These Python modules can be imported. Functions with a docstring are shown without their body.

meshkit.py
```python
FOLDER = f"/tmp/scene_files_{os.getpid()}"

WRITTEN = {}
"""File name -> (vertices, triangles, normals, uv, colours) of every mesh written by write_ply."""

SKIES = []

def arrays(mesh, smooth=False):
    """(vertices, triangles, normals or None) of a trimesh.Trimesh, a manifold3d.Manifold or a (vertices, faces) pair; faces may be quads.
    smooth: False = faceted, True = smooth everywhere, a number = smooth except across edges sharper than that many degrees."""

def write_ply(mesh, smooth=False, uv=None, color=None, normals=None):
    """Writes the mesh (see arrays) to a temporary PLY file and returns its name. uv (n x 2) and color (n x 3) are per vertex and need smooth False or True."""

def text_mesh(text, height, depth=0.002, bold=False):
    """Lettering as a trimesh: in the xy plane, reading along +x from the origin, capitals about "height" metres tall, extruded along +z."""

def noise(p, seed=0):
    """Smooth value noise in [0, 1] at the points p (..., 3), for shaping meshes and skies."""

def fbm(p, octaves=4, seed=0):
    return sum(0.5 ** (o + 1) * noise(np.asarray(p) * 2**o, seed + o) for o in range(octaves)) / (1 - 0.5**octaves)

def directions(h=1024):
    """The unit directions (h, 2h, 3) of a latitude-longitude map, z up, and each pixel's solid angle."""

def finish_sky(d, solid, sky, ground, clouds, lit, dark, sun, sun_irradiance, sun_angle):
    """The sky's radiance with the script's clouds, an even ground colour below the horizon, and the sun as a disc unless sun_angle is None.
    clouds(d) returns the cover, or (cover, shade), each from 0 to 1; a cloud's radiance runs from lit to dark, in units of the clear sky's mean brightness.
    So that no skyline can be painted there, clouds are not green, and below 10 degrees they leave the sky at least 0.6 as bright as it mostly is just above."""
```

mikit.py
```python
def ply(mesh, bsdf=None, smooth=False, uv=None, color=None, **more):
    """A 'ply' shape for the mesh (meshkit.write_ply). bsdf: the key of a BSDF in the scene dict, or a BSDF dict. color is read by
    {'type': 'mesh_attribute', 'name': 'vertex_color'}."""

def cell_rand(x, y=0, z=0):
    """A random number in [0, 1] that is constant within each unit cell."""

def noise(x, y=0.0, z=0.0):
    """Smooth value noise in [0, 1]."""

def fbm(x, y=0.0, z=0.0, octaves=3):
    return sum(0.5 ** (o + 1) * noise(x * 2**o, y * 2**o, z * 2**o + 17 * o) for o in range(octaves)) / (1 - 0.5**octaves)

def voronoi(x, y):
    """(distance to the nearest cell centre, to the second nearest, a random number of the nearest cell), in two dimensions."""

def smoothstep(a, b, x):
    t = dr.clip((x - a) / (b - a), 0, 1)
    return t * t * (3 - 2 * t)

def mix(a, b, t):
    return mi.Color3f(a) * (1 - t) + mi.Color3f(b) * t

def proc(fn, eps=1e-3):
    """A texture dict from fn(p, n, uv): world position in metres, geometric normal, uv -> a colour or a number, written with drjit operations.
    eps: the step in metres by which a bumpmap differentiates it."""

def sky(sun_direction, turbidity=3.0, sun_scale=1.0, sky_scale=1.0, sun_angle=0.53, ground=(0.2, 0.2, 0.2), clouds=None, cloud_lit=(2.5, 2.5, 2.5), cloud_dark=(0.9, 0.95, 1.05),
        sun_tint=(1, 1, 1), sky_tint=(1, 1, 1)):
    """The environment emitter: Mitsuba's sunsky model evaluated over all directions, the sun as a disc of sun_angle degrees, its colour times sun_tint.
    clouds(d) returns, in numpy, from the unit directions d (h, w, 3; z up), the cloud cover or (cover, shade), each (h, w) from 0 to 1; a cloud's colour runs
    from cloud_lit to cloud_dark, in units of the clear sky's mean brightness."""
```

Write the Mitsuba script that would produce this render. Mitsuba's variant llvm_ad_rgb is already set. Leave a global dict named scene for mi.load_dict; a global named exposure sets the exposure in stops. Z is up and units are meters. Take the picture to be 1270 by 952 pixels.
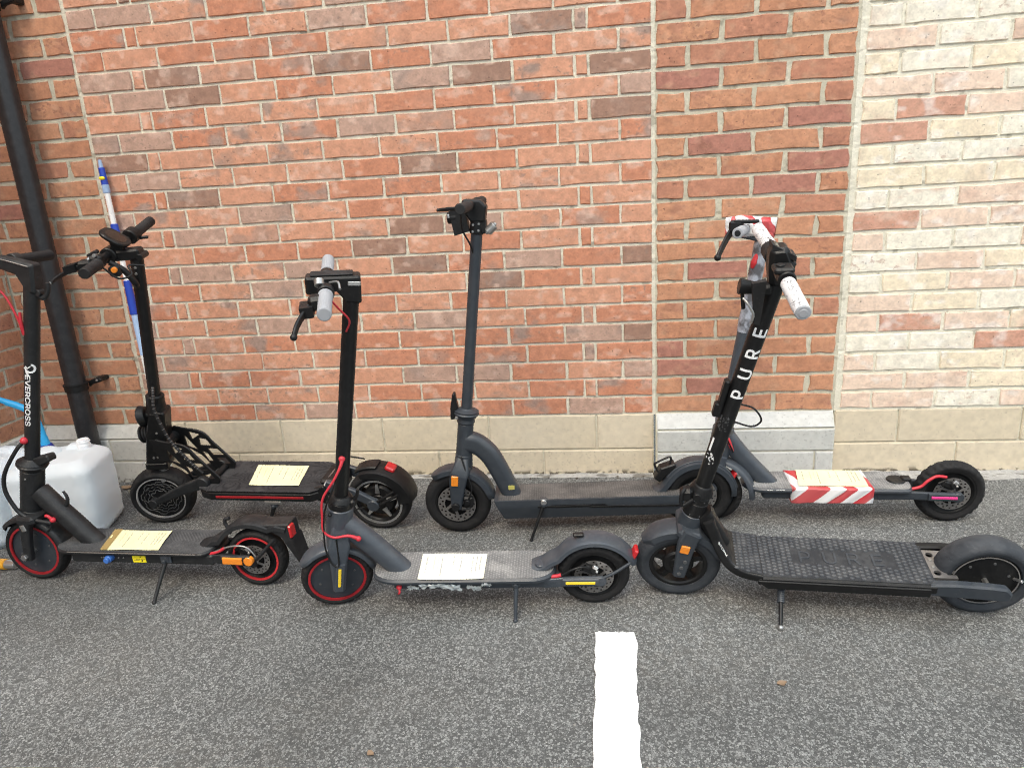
import math, numpy as np, trimesh, drjit as dr, mitsuba as mi, mikit, meshkit
from shapely.geometry import Polygon, box as sbox, LineString, Point
from shapely.ops import unary_union
from mikit import noise, fbm, voronoi, cell_rand, smoothstep, mix

T = mi.ScalarTransform4f
scene = {'type': 'scene'}
labels = {}

# ---------------------------------------------------------------- camera, sky, exposure
CAM = np.array([-0.20376, -2.71064, 1.17632])
FWD = np.array([-0.1280031, 0.95361572, -0.272456])
UPV = np.array([0.02396748, 0.27760999, 0.96039484])
scene['camera'] = {'type': 'perspective', 'fov': 72.68, 'fov_axis': 'x', 'near_clip': 0.05, 'far_clip': 200.0,
                   'to_world': T().look_at(origin=CAM.tolist(), target=(CAM + FWD).tolist(), up=UPV.tolist())}
def overcast(d):                                         # even cloud, brighter overhead than towards the horizon
    return np.ones(d.shape[:2]), np.clip(1 - d[..., 2], 0, 1) * .9
scene['sky'] = mikit.sky((-0.10, -0.62, 0.78), turbidity=3, sun_scale=0.22, sun_angle=24, clouds=overcast,
                         cloud_lit=(2.76, 3.04, 3.28), cloud_dark=(1.00, 1.11, 1.19), sun_tint=(.97, 1.0, 1.05), ground=(.2, .2, .21))
exposure = 3.02

# ---------------------------------------------------------------- mesh helpers
def V(*a): return np.array(a, float)
def unit(v): v = np.asarray(v, float); return v / np.linalg.norm(v)
def tm(v, f): return trimesh.Trimesh(np.asarray(v, float), np.asarray(f, int), process=False)
def cat(*ms): return trimesh.util.concatenate([m for m in ms])
def outward(m):
    if m.volume < 0: m.invert()
    return m

def loft(rings, cap=True):
    n, k = len(rings), len(rings[0])
    v = np.vstack(rings); f = []
    i, j = np.meshgrid(np.arange(n - 1), np.arange(k), indexing='ij'); j2 = (j + 1) % k
    a, b, c, d = i * k + j, i * k + j2, (i + 1) * k + j2, (i + 1) * k + j
    f = np.vstack([np.stack([a, b, c], -1).reshape(-1, 3), np.stack([a, c, d], -1).reshape(-1, 3)])
    if cap:
        v = np.vstack([v, rings[0].mean(0), rings[-1].mean(0)]); c0, c1 = n * k, n * k + 1
        q = np.arange(k); q2 = (q + 1) % k
        f = np.vstack([f, np.stack([np.full(k, c0), q2, q], -1), np.stack([np.full(k, c1), (n - 1) * k + q, (n - 1) * k + q2], -1)])
    return outward(tm(v, f))

def frames(P):
    P = np.asarray(P, float); t = np.gradient(P, axis=0); t /= np.linalg.norm(t, axis=1, keepdims=True) + 1e-12
    a = np.cross(t[0], [0, 0, 1.0] if abs(t[0][2]) < .9 else [1.0, 0, 0]); out = []
    for q in t:
        a = a - q * (a @ q); a = unit(a); out.append((a, np.cross(q, a)))
    return out

def smooth_path(P, n=6):
    P = np.asarray(P, float)
    if len(P) < 3: return P
    Q = np.vstack([2 * P[0] - P[1], P, 2 * P[-1] - P[-2]]); out = []
    for i in range(1, len(Q) - 2):
        for s in np.linspace(0, 1, n, endpoint=False):
            a, b, c, d = Q[i - 1:i + 3]
            out.append(.5 * (2 * b + (c - a) * s + (2 * a - 5 * b + 4 * c - d) * s * s + (3 * b - a - 3 * c + d) * s ** 3))
    return np.vstack([out, P[-1]])

def tube(P, r, sides=10, sm=True, n=6):
    P = smooth_path(P, n) if sm else np.asarray(P, float)
    rr = np.interp(np.linspace(0, 1, len(P)), np.linspace(0, 1, np.size(r)), np.atleast_1d(r))
    a = np.arange(sides) * 2 * np.pi / sides
    return loft([p + q * (np.cos(a)[:, None] * e1 + np.sin(a)[:, None] * e2) for p, q, (e1, e2) in zip(P, rr, frames(P))])

def cyl(p0, p1, r0, r1=None, sides=20, ch=None):
    p0, p1 = np.asarray(p0, float), np.asarray(p1, float); r1 = r0 if r1 is None else r1
    L = np.linalg.norm(p1 - p0); t = (p1 - p0) / L; ch = min(r0, r1) * .12 if ch is None else ch
    ch = min(ch, L * .3)
    e1 = unit(np.cross(t, [0, 0, 1.0] if abs(t[2]) < .9 else [1.0, 0, 0])); e2 = np.cross(t, e1)
    a = np.arange(sides) * 2 * np.pi / sides; c = np.cos(a)[:, None] * e1 + np.sin(a)[:, None] * e2
    return loft([p0 + (r0 - ch) * c, p0 + t * ch + r0 * c, p1 - t * ch + r1 * c, p1 + (r1 - ch) * c])

def cbox(c, s, ch=.004, R=None):
    s = np.asarray(s, float) / 2; ch = min(ch, min(s) * .6); P = []
    for k in np.ndindex(2, 2, 2):
        g = np.array(k) * 2 - 1
        for ax in range(3):
            q = g * (s - ch); q[ax] = g[ax] * s[ax]; P.append(q)
    m = trimesh.Trimesh(P).convex_hull; v = np.array(m.vertices)
    if R is not None: v = v @ np.asarray(R).T
    return tm(v + np.asarray(c), m.faces)

def hull(P): m = trimesh.Trimesh(np.asarray(P, float)).convex_hull; return tm(m.vertices, m.faces)
def rot(axis, deg):
    return trimesh.transformations.rotation_matrix(math.radians(deg), axis)[:3, :3]
def ball(c, r, s=(1, 1, 1), sub=2):
    m = trimesh.creation.icosphere(sub, r); return tm(m.vertices * np.asarray(s) + np.asarray(c), m.faces)

def lathe(prof, c, axis='y', n=72, closed=True, dr_=None):
    """prof: (r, y) pairs, turned about the y axis through c."""
    prof = np.asarray(prof, float); k = len(prof); v = []
    for i in range(n):
        a = 2 * np.pi * i / n
        r = prof[:, 0] + (dr_(a, prof, i) if dr_ else 0)
        v.append(np.stack([r * np.cos(a), prof[:, 1], r * np.sin(a)], -1))
    v = np.vstack(v); f = []
    ks = np.arange(k if closed else k - 1)
    i, j = np.meshgrid(np.arange(n), ks, indexing='ij'); i2, j2 = (i + 1) % n, (j + 1) % k
    a, b, cc, d = i * k + j, i2 * k + j, i2 * k + j2, i * k + j2
    f = np.vstack([np.stack([a, b, cc], -1).reshape(-1, 3), np.stack([a, cc, d], -1).reshape(-1, 3)])
    return outward(tm(v + np.asarray(c), f)) if closed else tm(v + np.asarray(c), f)

def rrect(a, b, r, seg=4):
    """closed loop of a rounded rectangle a x b (full sizes)"""
    r = min(r, a / 2 - 1e-5, b / 2 - 1e-5); out = []
    for cx, cy, s in ((a / 2 - r, b / 2 - r, 0), (-a / 2 + r, b / 2 - r, 90), (-a / 2 + r, -b / 2 + r, 180), (a / 2 - r, -b / 2 + r, 270)):
        for t in np.linspace(s, s + 90, seg + 1): out.append((cx + r * math.cos(math.radians(t)), cy + r * math.sin(math.radians(t))))
    return np.array(out)

def sweep_xz(P, prof, y0=0.0):
    """sweep a (normal, y) profile along a path in the xz plane; prof an array or a function of (i/(n-1))"""
    P = np.asarray(P, float); t = np.gradient(P, axis=0); t /= np.linalg.norm(t, axis=1, keepdims=True)
    nrm = np.stack([-t[:, 1], t[:, 0]], -1); rings = []
    for i in range(len(P)):
        q = prof(i / (len(P) - 1)) if callable(prof) else prof
        rings.append(np.stack([P[i, 0] + nrm[i, 0] * q[:, 0], y0 + q[:, 1], P[i, 1] + nrm[i, 1] * q[:, 0]], -1))
    return loft(rings)

def smooth2(P, n=6):
    P = np.asarray(P, float); return smooth_path(np.stack([P[:, 0], 0 * P[:, 0], P[:, 1]], -1), n)[:, [0, 2]]

def arc(c, R, a0, a1, n=24):
    a = np.radians(np.linspace(a0, a1, n)); return np.stack([c[0] + R * np.cos(a), c[1] + R * np.sin(a)], -1)

def guard_profile(hw, fl=.012, t=.0035, ridge=.003):
    out = [(-fl, -hw), (-.004, -hw * .96), (0, -hw * .72), (ridge, 0), (0, hw * .72), (-.004, hw * .96), (-fl, hw)]
    inn = [(-fl, hw - t), (-.004 - t, hw * .96 - t), (-t, hw * .66), (ridge - t, 0), (-t, -hw * .66), (-.004 - t, -hw * .96 + t), (-fl, -hw + t)]
    return np.array(out + inn)

def inset(ring, b):
    ring = np.asarray(ring, float); e = np.roll(ring, -1, 0) - ring; e /= np.linalg.norm(e, axis=1, keepdims=True) + 1e-12
    nl = np.stack([-e[:, 1], e[:, 0]], -1); n0 = np.roll(nl, 1, 0); m = nl + n0
    m /= np.maximum(np.linalg.norm(m, axis=1, keepdims=True), 1e-9); c = np.maximum((m * nl).sum(1, keepdims=True), .5)
    return ring + m * b / c

def bext(ring, a0, a1, b=.002, plane='xz'):
    """bevelled extrusion of a simple ring between a0 and a1; plane xz -> along y, xy -> along z"""
    poly = biggest(Polygon(ring).buffer(0)); ring = np.array(poly.exterior.coords)[:-1]
    if Polygon(ring).exterior.is_ccw is False: ring = ring[::-1]
    if a1 < a0: a0, a1 = a1, a0
    b = min(b, (a1 - a0) * .4); ins = inset(ring, b); k = len(ring); L = [(ins, a0), (ring, a0 + b), (ring, a1 - b), (ins, a1)]
    v = np.vstack([np.column_stack([r, np.full(k, a)]) for r, a in L]); f = []
    for s in range(3):
        for j in range(k):
            j2 = (j + 1) % k; a, bb, c, d = s * k + j, s * k + j2, (s + 1) * k + j2, (s + 1) * k + j
            f += [(a, bb, c), (a, c, d)]
    try:
        _, tri = trimesh.creation.triangulate_polygon(Polygon(ring), engine='earcut')
        f += [tuple(t[::-1]) for t in tri] + [tuple(t + 3 * k) for t in tri]
    except Exception: pass
    if plane == 'xz': v = v[:, [0, 2, 1]]
    return outward(tm(v, f))

def plate(poly, a0, a1, plane='xz'):
    if hasattr(poly, 'geoms'): return cat(*[plate(g, a0, a1, plane) for g in poly.geoms])
    m = trimesh.creation.extrude_polygon(poly, abs(a1 - a0), engine='earcut'); v = np.array(m.vertices); v[:, 2] += min(a0, a1)
    if plane == 'xz': v = v[:, [0, 2, 1]]
    return outward(tm(v, m.faces))

def biggest(g): return max(g.geoms, key=lambda q: q.area) if hasattr(g, 'geoms') else g
def rpoly(P, r):
    p = Polygon(P).buffer(0); q = p.buffer(-r).buffer(r, quad_segs=5)
    while r > .0005 and (q.is_empty or hasattr(q, 'geoms') or q.area < .93 * p.area): r *= .75; q = p.buffer(-r).buffer(r, quad_segs=5)
    return np.array(biggest(q).exterior.coords)[:-1]

# ---------------------------------------------------------------- scene entries
def numbered(key, table):
    if key not in table: return key
    i = 1
    while '%s_%03d' % (key, i) in table: i += 1
    return '%s_%03d' % (key, i)
PARTS = set()
def put(key, mesh, mat, smooth=30, M=None, uv=None, **lab):
    key = numbered(key, PARTS); PARTS.add(key)
    if M is not None:
        v = np.asarray(mesh.vertices) @ M[:3, :3].T + M[:3, 3]; mesh = tm(v, mesh.faces)
    scene[key] = mikit.ply(mesh, mat, smooth=smooth, uv=uv)
    if lab: labels[key] = lab
    return key
def thing(key, label, category, group=None):
    key = numbered(key, labels); labels[key] = {'label': label, 'category': category}
    if group: labels[key]['group'] = group
    return key

# ---------------------------------------------------------------- materials
def C3(r, g, b): return mi.Color3f(r, g, b)
def pick(u, a, b, c, d):
    k = mix(a, b, smoothstep(.30, .42, u)); k = mix(k, c, smoothstep(.58, .66, u)); return mix(k, d, smoothstep(.84, .90, u))
def brick_fn(pal, patch, pale, flash):
    def fn(p, n, uv):
        s = uv.y * 37.0
        base = pick(uv.x, *pal)
        lo = fbm(p.x * 10 + s, p.z * 16 + s, p.y * 10, octaves=5)
        hi = noise(p.x * 190, p.z * 190, p.y * 190)
        mid = fbm(p.x * 55 + s, p.z * 55, p.y * 55, octaves=3)
        c = mix(base, patch, smoothstep(.52, .74, lo) * (.15 + .75 * smoothstep(.35, .8, uv.y)) * flash)
        c = mix(c, pale, smoothstep(.56, .78, fbm(p.x * 23 + 3 * s, p.z * 31, p.y * 23, octaves=3)) * .45)
        c = c * (.64 + .50 * mid + .18 * hi + .10 * noise(p.x * 75 + s, p.z * 9, p.y * 75))
        c = mix(c, mi.Color3f(patch) * .8, smoothstep(.60, .72, fbm(p.x * 70 + s, p.z * 85, p.y * 70, octaves=3)) * (.10 + .55 * smoothstep(.55, .95, uv.y)))
        c = c * (1 - .45 * smoothstep(.80, .90, noise(p.x * 120 + 9, p.z * 140 + s, p.y * 120)))
        return c
    return fn
def rough_h(scale):
    def fn(p, n, uv): return fbm(p.x * scale, p.z * scale, p.y * scale, octaves=3)
    return fn
H_FINE, H_MED = rough_h(210.0), rough_h(90.0)
def bumped(col, h, amount, rough=.85, spec=.3):
    return {'type': 'twosided', 'bsdf': {'type': 'bumpmap', 'arbitrary': mikit.proc(h, eps=.0015), 'scale': amount,
            'bsdf': {'type': 'principled', 'base_color': mikit.proc(col) if callable(col) else {'type': 'rgb', 'value': col}, 'roughness': rough, 'specular': spec}}}
scene['mat_brick_red'] = bumped(brick_fn(((.525, .268, .176), (.475, .210, .130), (.42, .275, .215), (.30, .178, .132)), (.31, .225, .190), (.64, .47, .385), 1.0), H_MED, .0035)
scene['mat_brick_orange'] = bumped(brick_fn(((.46, .230, .138), (.43, .205, .122), (.41, .192, .125), (.36, .165, .125)), (.32, .150, .105), (.46, .28, .19), .7), H_MED, .004)
scene['mat_brick_buff'] = bumped(brick_fn(((.70, .61, .46), (.67, .525, .42), (.71, .665, .56), (.50, .275, .20)), (.58, .42, .33), (.78, .75, .71), 1.0), H_FINE, .0025)
def mortar_fn(p, n, uv):
    c = mix((.57, .545, .445), (.69, .665, .56), fbm(p.x * 9, p.z * 9, p.y * 9, octaves=3)) * (.82 + .3 * noise(p.x * 300, p.z * 300, p.y * 300))
    c = mix(c, (.22, .20, .15), smoothstep(.66, .80, fbm(p.x * 30, p.z * 38, p.y * 30, octaves=3)) * .55)
    c = c * mix((1, 1, 1), (.76, .75, .71), uv.x)
    return c
scene['mat_mortar'] = bumped(mortar_fn, H_MED, .006, .95, .15)
def stone_fn(p, n, uv):
    c = mix((.63, .555, .43), (.565, .49, .365), noise(p.x * 3 + uv.y * 9, p.z * 6))
    g = mix((.57, .575, .56), (.51, .515, .49), noise(p.x * 3 + uv.y * 9, p.z * 6))
    c = mix(c, g, uv.x) * (.84 + .26 * fbm(p.x * 60, p.z * 60, p.y * 60, octaves=3))
    c = c * (1 - .22 * smoothstep(.72, .95, noise(p.x * 170, p.z * 170, p.y * 170)))
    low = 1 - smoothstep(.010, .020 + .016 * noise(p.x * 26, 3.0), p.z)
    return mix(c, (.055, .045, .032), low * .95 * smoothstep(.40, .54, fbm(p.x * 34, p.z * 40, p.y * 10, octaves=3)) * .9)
scene['mat_stone'] = bumped(stone_fn, H_FINE, .0030, .9, .2)
def asphalt_fn(p, n, uv):
    d1, d2, r = voronoi(p.x * 175, p.y * 175)
    stone = smoothstep(.02, .16, d2 - d1) * (1 - .35 * smoothstep(.3, .7, d1))
    tone = mix((.078, .080, .079), (.285, .29, .285), r * r) * (.85 + .3 * noise(p.x * 500, p.y * 500))
    c = mix((.058, .059, .058), tone, stone)
    e1, e2, r2 = voronoi(p.x * 330 + 7, p.y * 330)
    c = mix(c, (.42, .42, .41), (1 - smoothstep(.2, .35, e1)) * smoothstep(.84, .90, r2) * .9)
    c = c * (.82 + .50 * fbm(p.x * 2.2, p.y * 2.2, octaves=5))
    c = c * (1 - .14 * smoothstep(.62, .80, fbm(p.x * 4.5 + 11, p.y * 4.5, octaves=4)))
    wear = smoothstep(.50, .72, fbm(p.x * 1.3 + 4, p.y * 3.5 + 2, octaves=3))
    c = mix(c, (.155, .140, .118), wear * .22 * noise(p.x * 60, p.y * 60))
    return c
def asphalt_h(p, n, uv):
    d1, d2, r = voronoi(p.x * 175, p.y * 175)
    return smoothstep(.0, .30, d2 - d1) * (.45 + .55 * r) + .35 * noise(p.x * 420, p.y * 420) + .8 * noise(p.x * 40, p.y * 40)
scene['mat_asphalt'] = {'type': 'twosided', 'bsdf': {'type': 'bumpmap', 'arbitrary': mikit.proc(asphalt_h, eps=.0012), 'scale': .0024,
    'bsdf': {'type': 'principled', 'base_color': mikit.proc(asphalt_fn), 'roughness': .78, 'specular': .35}}}
def line_fn(p, n, uv):
    c = C3(.80, .80, .79) * (.94 + .1 * fbm(p.x * 60, p.y * 60, octaves=2))
    return mix(c, (.32, .32, .31), smoothstep(.80, .88, fbm(p.x * 90, p.y * 90, octaves=3)) * .5)
scene['mat_line'] = bumped(line_fn, lambda p, n, uv: noise(p.x * 150, p.y * 150), .0016, .7)
def conc_fn(p, n, uv):
    c = mix((.40, .395, .38), (.29, .285, .275), fbm(p.x * 14, p.y * 30, octaves=4)) * (.85 + .3 * noise(p.x * 160, p.y * 160))
    return mix(c, (.09, .08, .065), smoothstep(.58, .72, fbm(p.x * 18 + 5, p.y * 50, octaves=3)) * .7)
scene['mat_concrete'] = bumped(conc_fn, lambda p, n, uv: fbm(p.x * 90, p.y * 90, octaves=3), .006, .9, .2)

def dusty(col, rough, dust=.25, dcol=(.17, .17, .168), spec=.5, metallic=0.0, clear=0.0):
    def fn(p, n, uv):
        d = fbm(p.x * 38, p.y * 38, p.z * 38, octaves=4)
        up = .35 + .65 * smoothstep(-.2, .9, n.z)
        k = dust * up * (.35 + .9 * smoothstep(.38, .72, d)) + .5 * dust * smoothstep(.80, .86, noise(p.x * 260, p.y * 260, p.z * 260))
        return mix(col, dcol, dr.minimum(k, 1.0))
    b = {'type': 'principled', 'base_color': mikit.proc(fn), 'roughness': rough, 'specular': spec, 'metallic': metallic}
    if clear: b['clearcoat'] = clear
    return {'type': 'twosided', 'bsdf': b}
def plain(col, rough=.4, spec=.5, metallic=0.0, **k):
    return {'type': 'twosided', 'bsdf': {'type': 'principled', 'base_color': {'type': 'rgb', 'value': list(col)}, 'roughness': rough, 'specular': spec, 'metallic': metallic, **k}}
scene['mat_black'] = dusty((.0058, .0060, .0066), .42, .045, spec=.32)
scene['mat_black_matt'] = dusty((.010, .010, .011), .58, .07, spec=.3)
scene['mat_charcoal'] = dusty((.0115, .0125, .0140), .46, .09, spec=.35)
scene['mat_slate'] = dusty((.043, .052, .065), .36, .13)
scene['mat_slate_dark'] = dusty((.026, .0325, .0415), .40, .11)
scene['mat_tyre'] = dusty((.011, .011, .012), .72, .20, (.07, .067, .063), .25)
scene['mat_tyre_grey'] = dusty((.024, .028, .034), .62, .30, (.095, .10, .108), .3)
scene['mat_steel'] = dusty((.42, .42, .41), .34, .20, (.14, .12, .10), .5, .85)
scene['mat_disc'] = dusty((.30, .29, .28), .42, .35, (.15, .11, .085), .5, .8)
scene['mat_alloy'] = plain((.62, .62, .61), .3, .5, .9)
scene['mat_grey_rubber'] = dusty((.30, .31, .33), .6, .12, (.2, .19, .18))
scene['mat_red'] = plain((.48, .025, .03), .45)
scene['mat_red_cable'] = plain((.52, .030, .045), .4)
scene['mat_dark_red'] = plain((.30, .014, .020), .35)
scene['mat_lens_red'] = plain((.42, .012, .015), .15, .6, clearcoat=1.0)
scene['mat_orange'] = plain((.72, .22, .015), .2, .6, clearcoat=.8)
scene['mat_yellow'] = plain((.78, .55, .03), .45)
scene['mat_label_yellow'] = plain((.80, .68, .02), .4)
scene['mat_white'] = plain((.78, .78, .78), .45)
scene['mat_faint'] = plain((.065, .068, .072), .5)
scene['mat_pink'] = plain((.66, .045, .22), .4)
scene['mat_cyan'] = plain((.02, .33, .66), .4)
scene['mat_navy'] = plain((.015, .03, .24), .35)
scene['mat_blue'] = plain((.02, .06, .42), .35)
scene['mat_blue_plug'] = plain((.05, .16, .50), .3)
scene['mat_pole_orange'] = dusty((.72, .34, .02), .4, .18)
scene['mat_film'] = plain((.26, .29, .30), .12, .7)
def tape_fn(p, n, uv):
    s = uv.x * 9.0 + uv.y * 3.2 + 0.75 * noise(uv.x * 11, uv.y * 15) + .16 * noise(uv.x * 60, uv.y * 60)
    f = s - dr.floor(s)
    red = smoothstep(.46, .50, f) * (1 - smoothstep(.94, .98, f))
    return mix(mix((.60, .61, .64), (.72, .71, .70), noise(uv.x * 30, uv.y * 30)), mix((.46, .028, .038), (.55, .14, .14), noise(uv.x * 24 + 5, uv.y * 30)), red)
scene['mat_tape'] = {'type': 'twosided', 'bsdf': {'type': 'bumpmap', 'arbitrary': mikit.proc(lambda p, n, uv: fbm(uv.x * 40, uv.y * 55, octaves=3)), 'scale': .006, 'bsdf': {'type': 'principled', 'base_color': mikit.proc(tape_fn), 'roughness': .3, 'specular': .5}}}
def marble_fn(p, n, uv):
    v = dr.abs(fbm(p.x * 120, p.y * 120, p.z * 120, octaves=3) - .5)
    k = (1 - smoothstep(.0, .06, v)) * smoothstep(.42, .60, noise(p.x * 95, p.y * 95, p.z * 95))
    return mix((.66, .66, .66), (.06, .06, .065), k)
scene['mat_marble'] = {'type': 'twosided', 'bsdf': {'type': 'principled', 'base_color': mikit.proc(marble_fn), 'roughness': .35}}
def paper_fn(p, n, uv):
    x, y = uv.x, uv.y                                # x runs along the sheet, text lines run across it
    c = mix((.82, .79, .50), (.80, .76, .45), noise(x * 5, y * 5))
    ln = x * 17.0; row = dr.floor(ln); f = ln - row
    word = smoothstep(.30, .36, noise(y * 26 + row * 5.3, row * 3.1))
    has = smoothstep(.52, .56, cell_rand(row, 2)) * smoothstep(.10, .12, y) * (1 - smoothstep(.55 + .35 * cell_rand(row, 5), .57 + .35 * cell_rand(row, 5), y)) * smoothstep(.06, .07, x) * (1 - smoothstep(.93, .94, x))
    ink = smoothstep(.35, .45, f) * (1 - smoothstep(.62, .72, f)) * word * has
    return mix(c, (.22, .21, .17), ink * .75)
scene['mat_paper'] = {'type': 'twosided', 'bsdf': {'type': 'principled', 'base_color': mikit.proc(paper_fn), 'roughness': .6, 'specular': .3}}
scene['mat_paper_cream'] = {'type': 'twosided', 'bsdf': {'type': 'principled', 'base_color': mikit.proc(lambda p, n, uv: mi.Color3f(paper_fn(p, n, uv)) * mi.Color3f(1.0, 1.03, 1.36)), 'roughness': .6, 'specular': .3}}
scene['mat_brown_tape'] = plain((.33, .24, .09), .3)
# deck coverings, in deck coordinates (uv are metres)
def ribs_h(p, n, uv):
    a = (uv.x + uv.y * .9) * 95; b = (uv.x - uv.y * .9) * 95
    zig = cell_rand(dr.floor(uv.y * 38), 1) > .5
    return .5 + .5 * dr.sin(dr.select(zig, a, b) * 2 * dr.pi * .95)
def dots_h(p, n, uv):
    x, y = uv.x * 125, uv.y * 125; y2 = y + .5 * (dr.floor(x) - 2 * dr.floor(dr.floor(x) / 2))
    fx, fy = x - dr.floor(x) - .5, y2 - dr.floor(y2) - .5
    return 1 - smoothstep(.18, .34, dr.sqrt(fx * fx + fy * fy))
def contour_h(p, n, uv):
    h = fbm(uv.x * 11, uv.y * 17, 0.0, octaves=2) * 9; f = dr.abs(h - dr.floor(h) - .5)
    return smoothstep(.10, .24, f)
def mat_col(lo, hi, h):
    def fn(p, n, uv):
        d = fbm(p.x * 16, p.y * 24, p.z * 16, octaves=4)
        g = noise(p.x * 200, p.y * 200)
        return mix(lo, hi, .55 * h(p, n, uv) + .55 * smoothstep(.35, .7, d)) * (.85 + .3 * g)
    return fn
def covering(lo, hi, h, depth, rough=.75):
    return {'type': 'twosided', 'bsdf': {'type': 'bumpmap', 'arbitrary': mikit.proc(h, eps=.0008), 'scale': depth,
            'bsdf': {'type': 'principled', 'base_color': mikit.proc(mat_col(lo, hi, h)), 'roughness': rough, 'specular': .35}}}
scene['mat_deck_ribs'] = covering((.032, .034, .037), (.090, .092, .095), ribs_h, .0012)
scene['mat_deck_grey'] = covering((.15, .15, .15), (.335, .33, .32), dots_h, .0012)
scene['mat_deck_dark'] = covering((.062, .059, .057), (.140, .129, .121), dots_h, .0012)
scene['mat_deck_dark_plain'] = dusty((.016, .018, .022), .6, .22, (.12, .12, .12), .35)
scene['mat_deck_tread'] = dusty((.040, .045, .053), .55, .40, (.15, .15, .15), .4)
scene['mat_wrap'] = {'type': 'twosided', 'bsdf': {'type': 'principled', 'base_color': mikit.proc(lambda p, n, uv: mix((.34, .36, .41), (.09, .09, .10), smoothstep(.36, .68, fbm(p.x * 60, p.y * 60, p.z * 34, octaves=4)))), 'roughness': .25, 'specular': .6}}
scene['mat_pipe'] = dusty((.014, .014, .016), .38, .10)
scene['mat_deck_contour'] = covering((.014, .014, .016), (.042, .041, .043), contour_h, .002)
scene['mat_can'] = {'type': 'principledthin', 'base_color': {'type': 'rgb', 'value': [.88, .93, .96]}, 'roughness': .35, 'diff_trans': .55, 'eta': 1.3}
scene['mat_can_cap'] = plain((.80, .82, .84), .4)
scene['mat_liquid'] = plain((.33, .42, .47), .25)
scene['mat_leaf'] = {'type': 'twosided', 'bsdf': {'type': 'diffuse', 'reflectance': {'type': 'rgb', 'value': [.24, .17, .115]}}}
scene['mat_leaf_grey'] = {'type': 'twosided', 'bsdf': {'type': 'diffuse', 'reflectance': {'type': 'rgb', 'value': [.30, .27, .22]}}}
scene['mat_soil'] = {'type': 'twosided', 'bsdf': {'type': 'diffuse', 'reflectance': {'type': 'rgb', 'value': [.07, .055, .04]}}}
scene['mat_grit'] = {'type': 'twosided', 'bsdf': {'type': 'diffuse', 'reflectance': {'type': 'rgb', 'value': [.26, .25, .235]}}}

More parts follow.
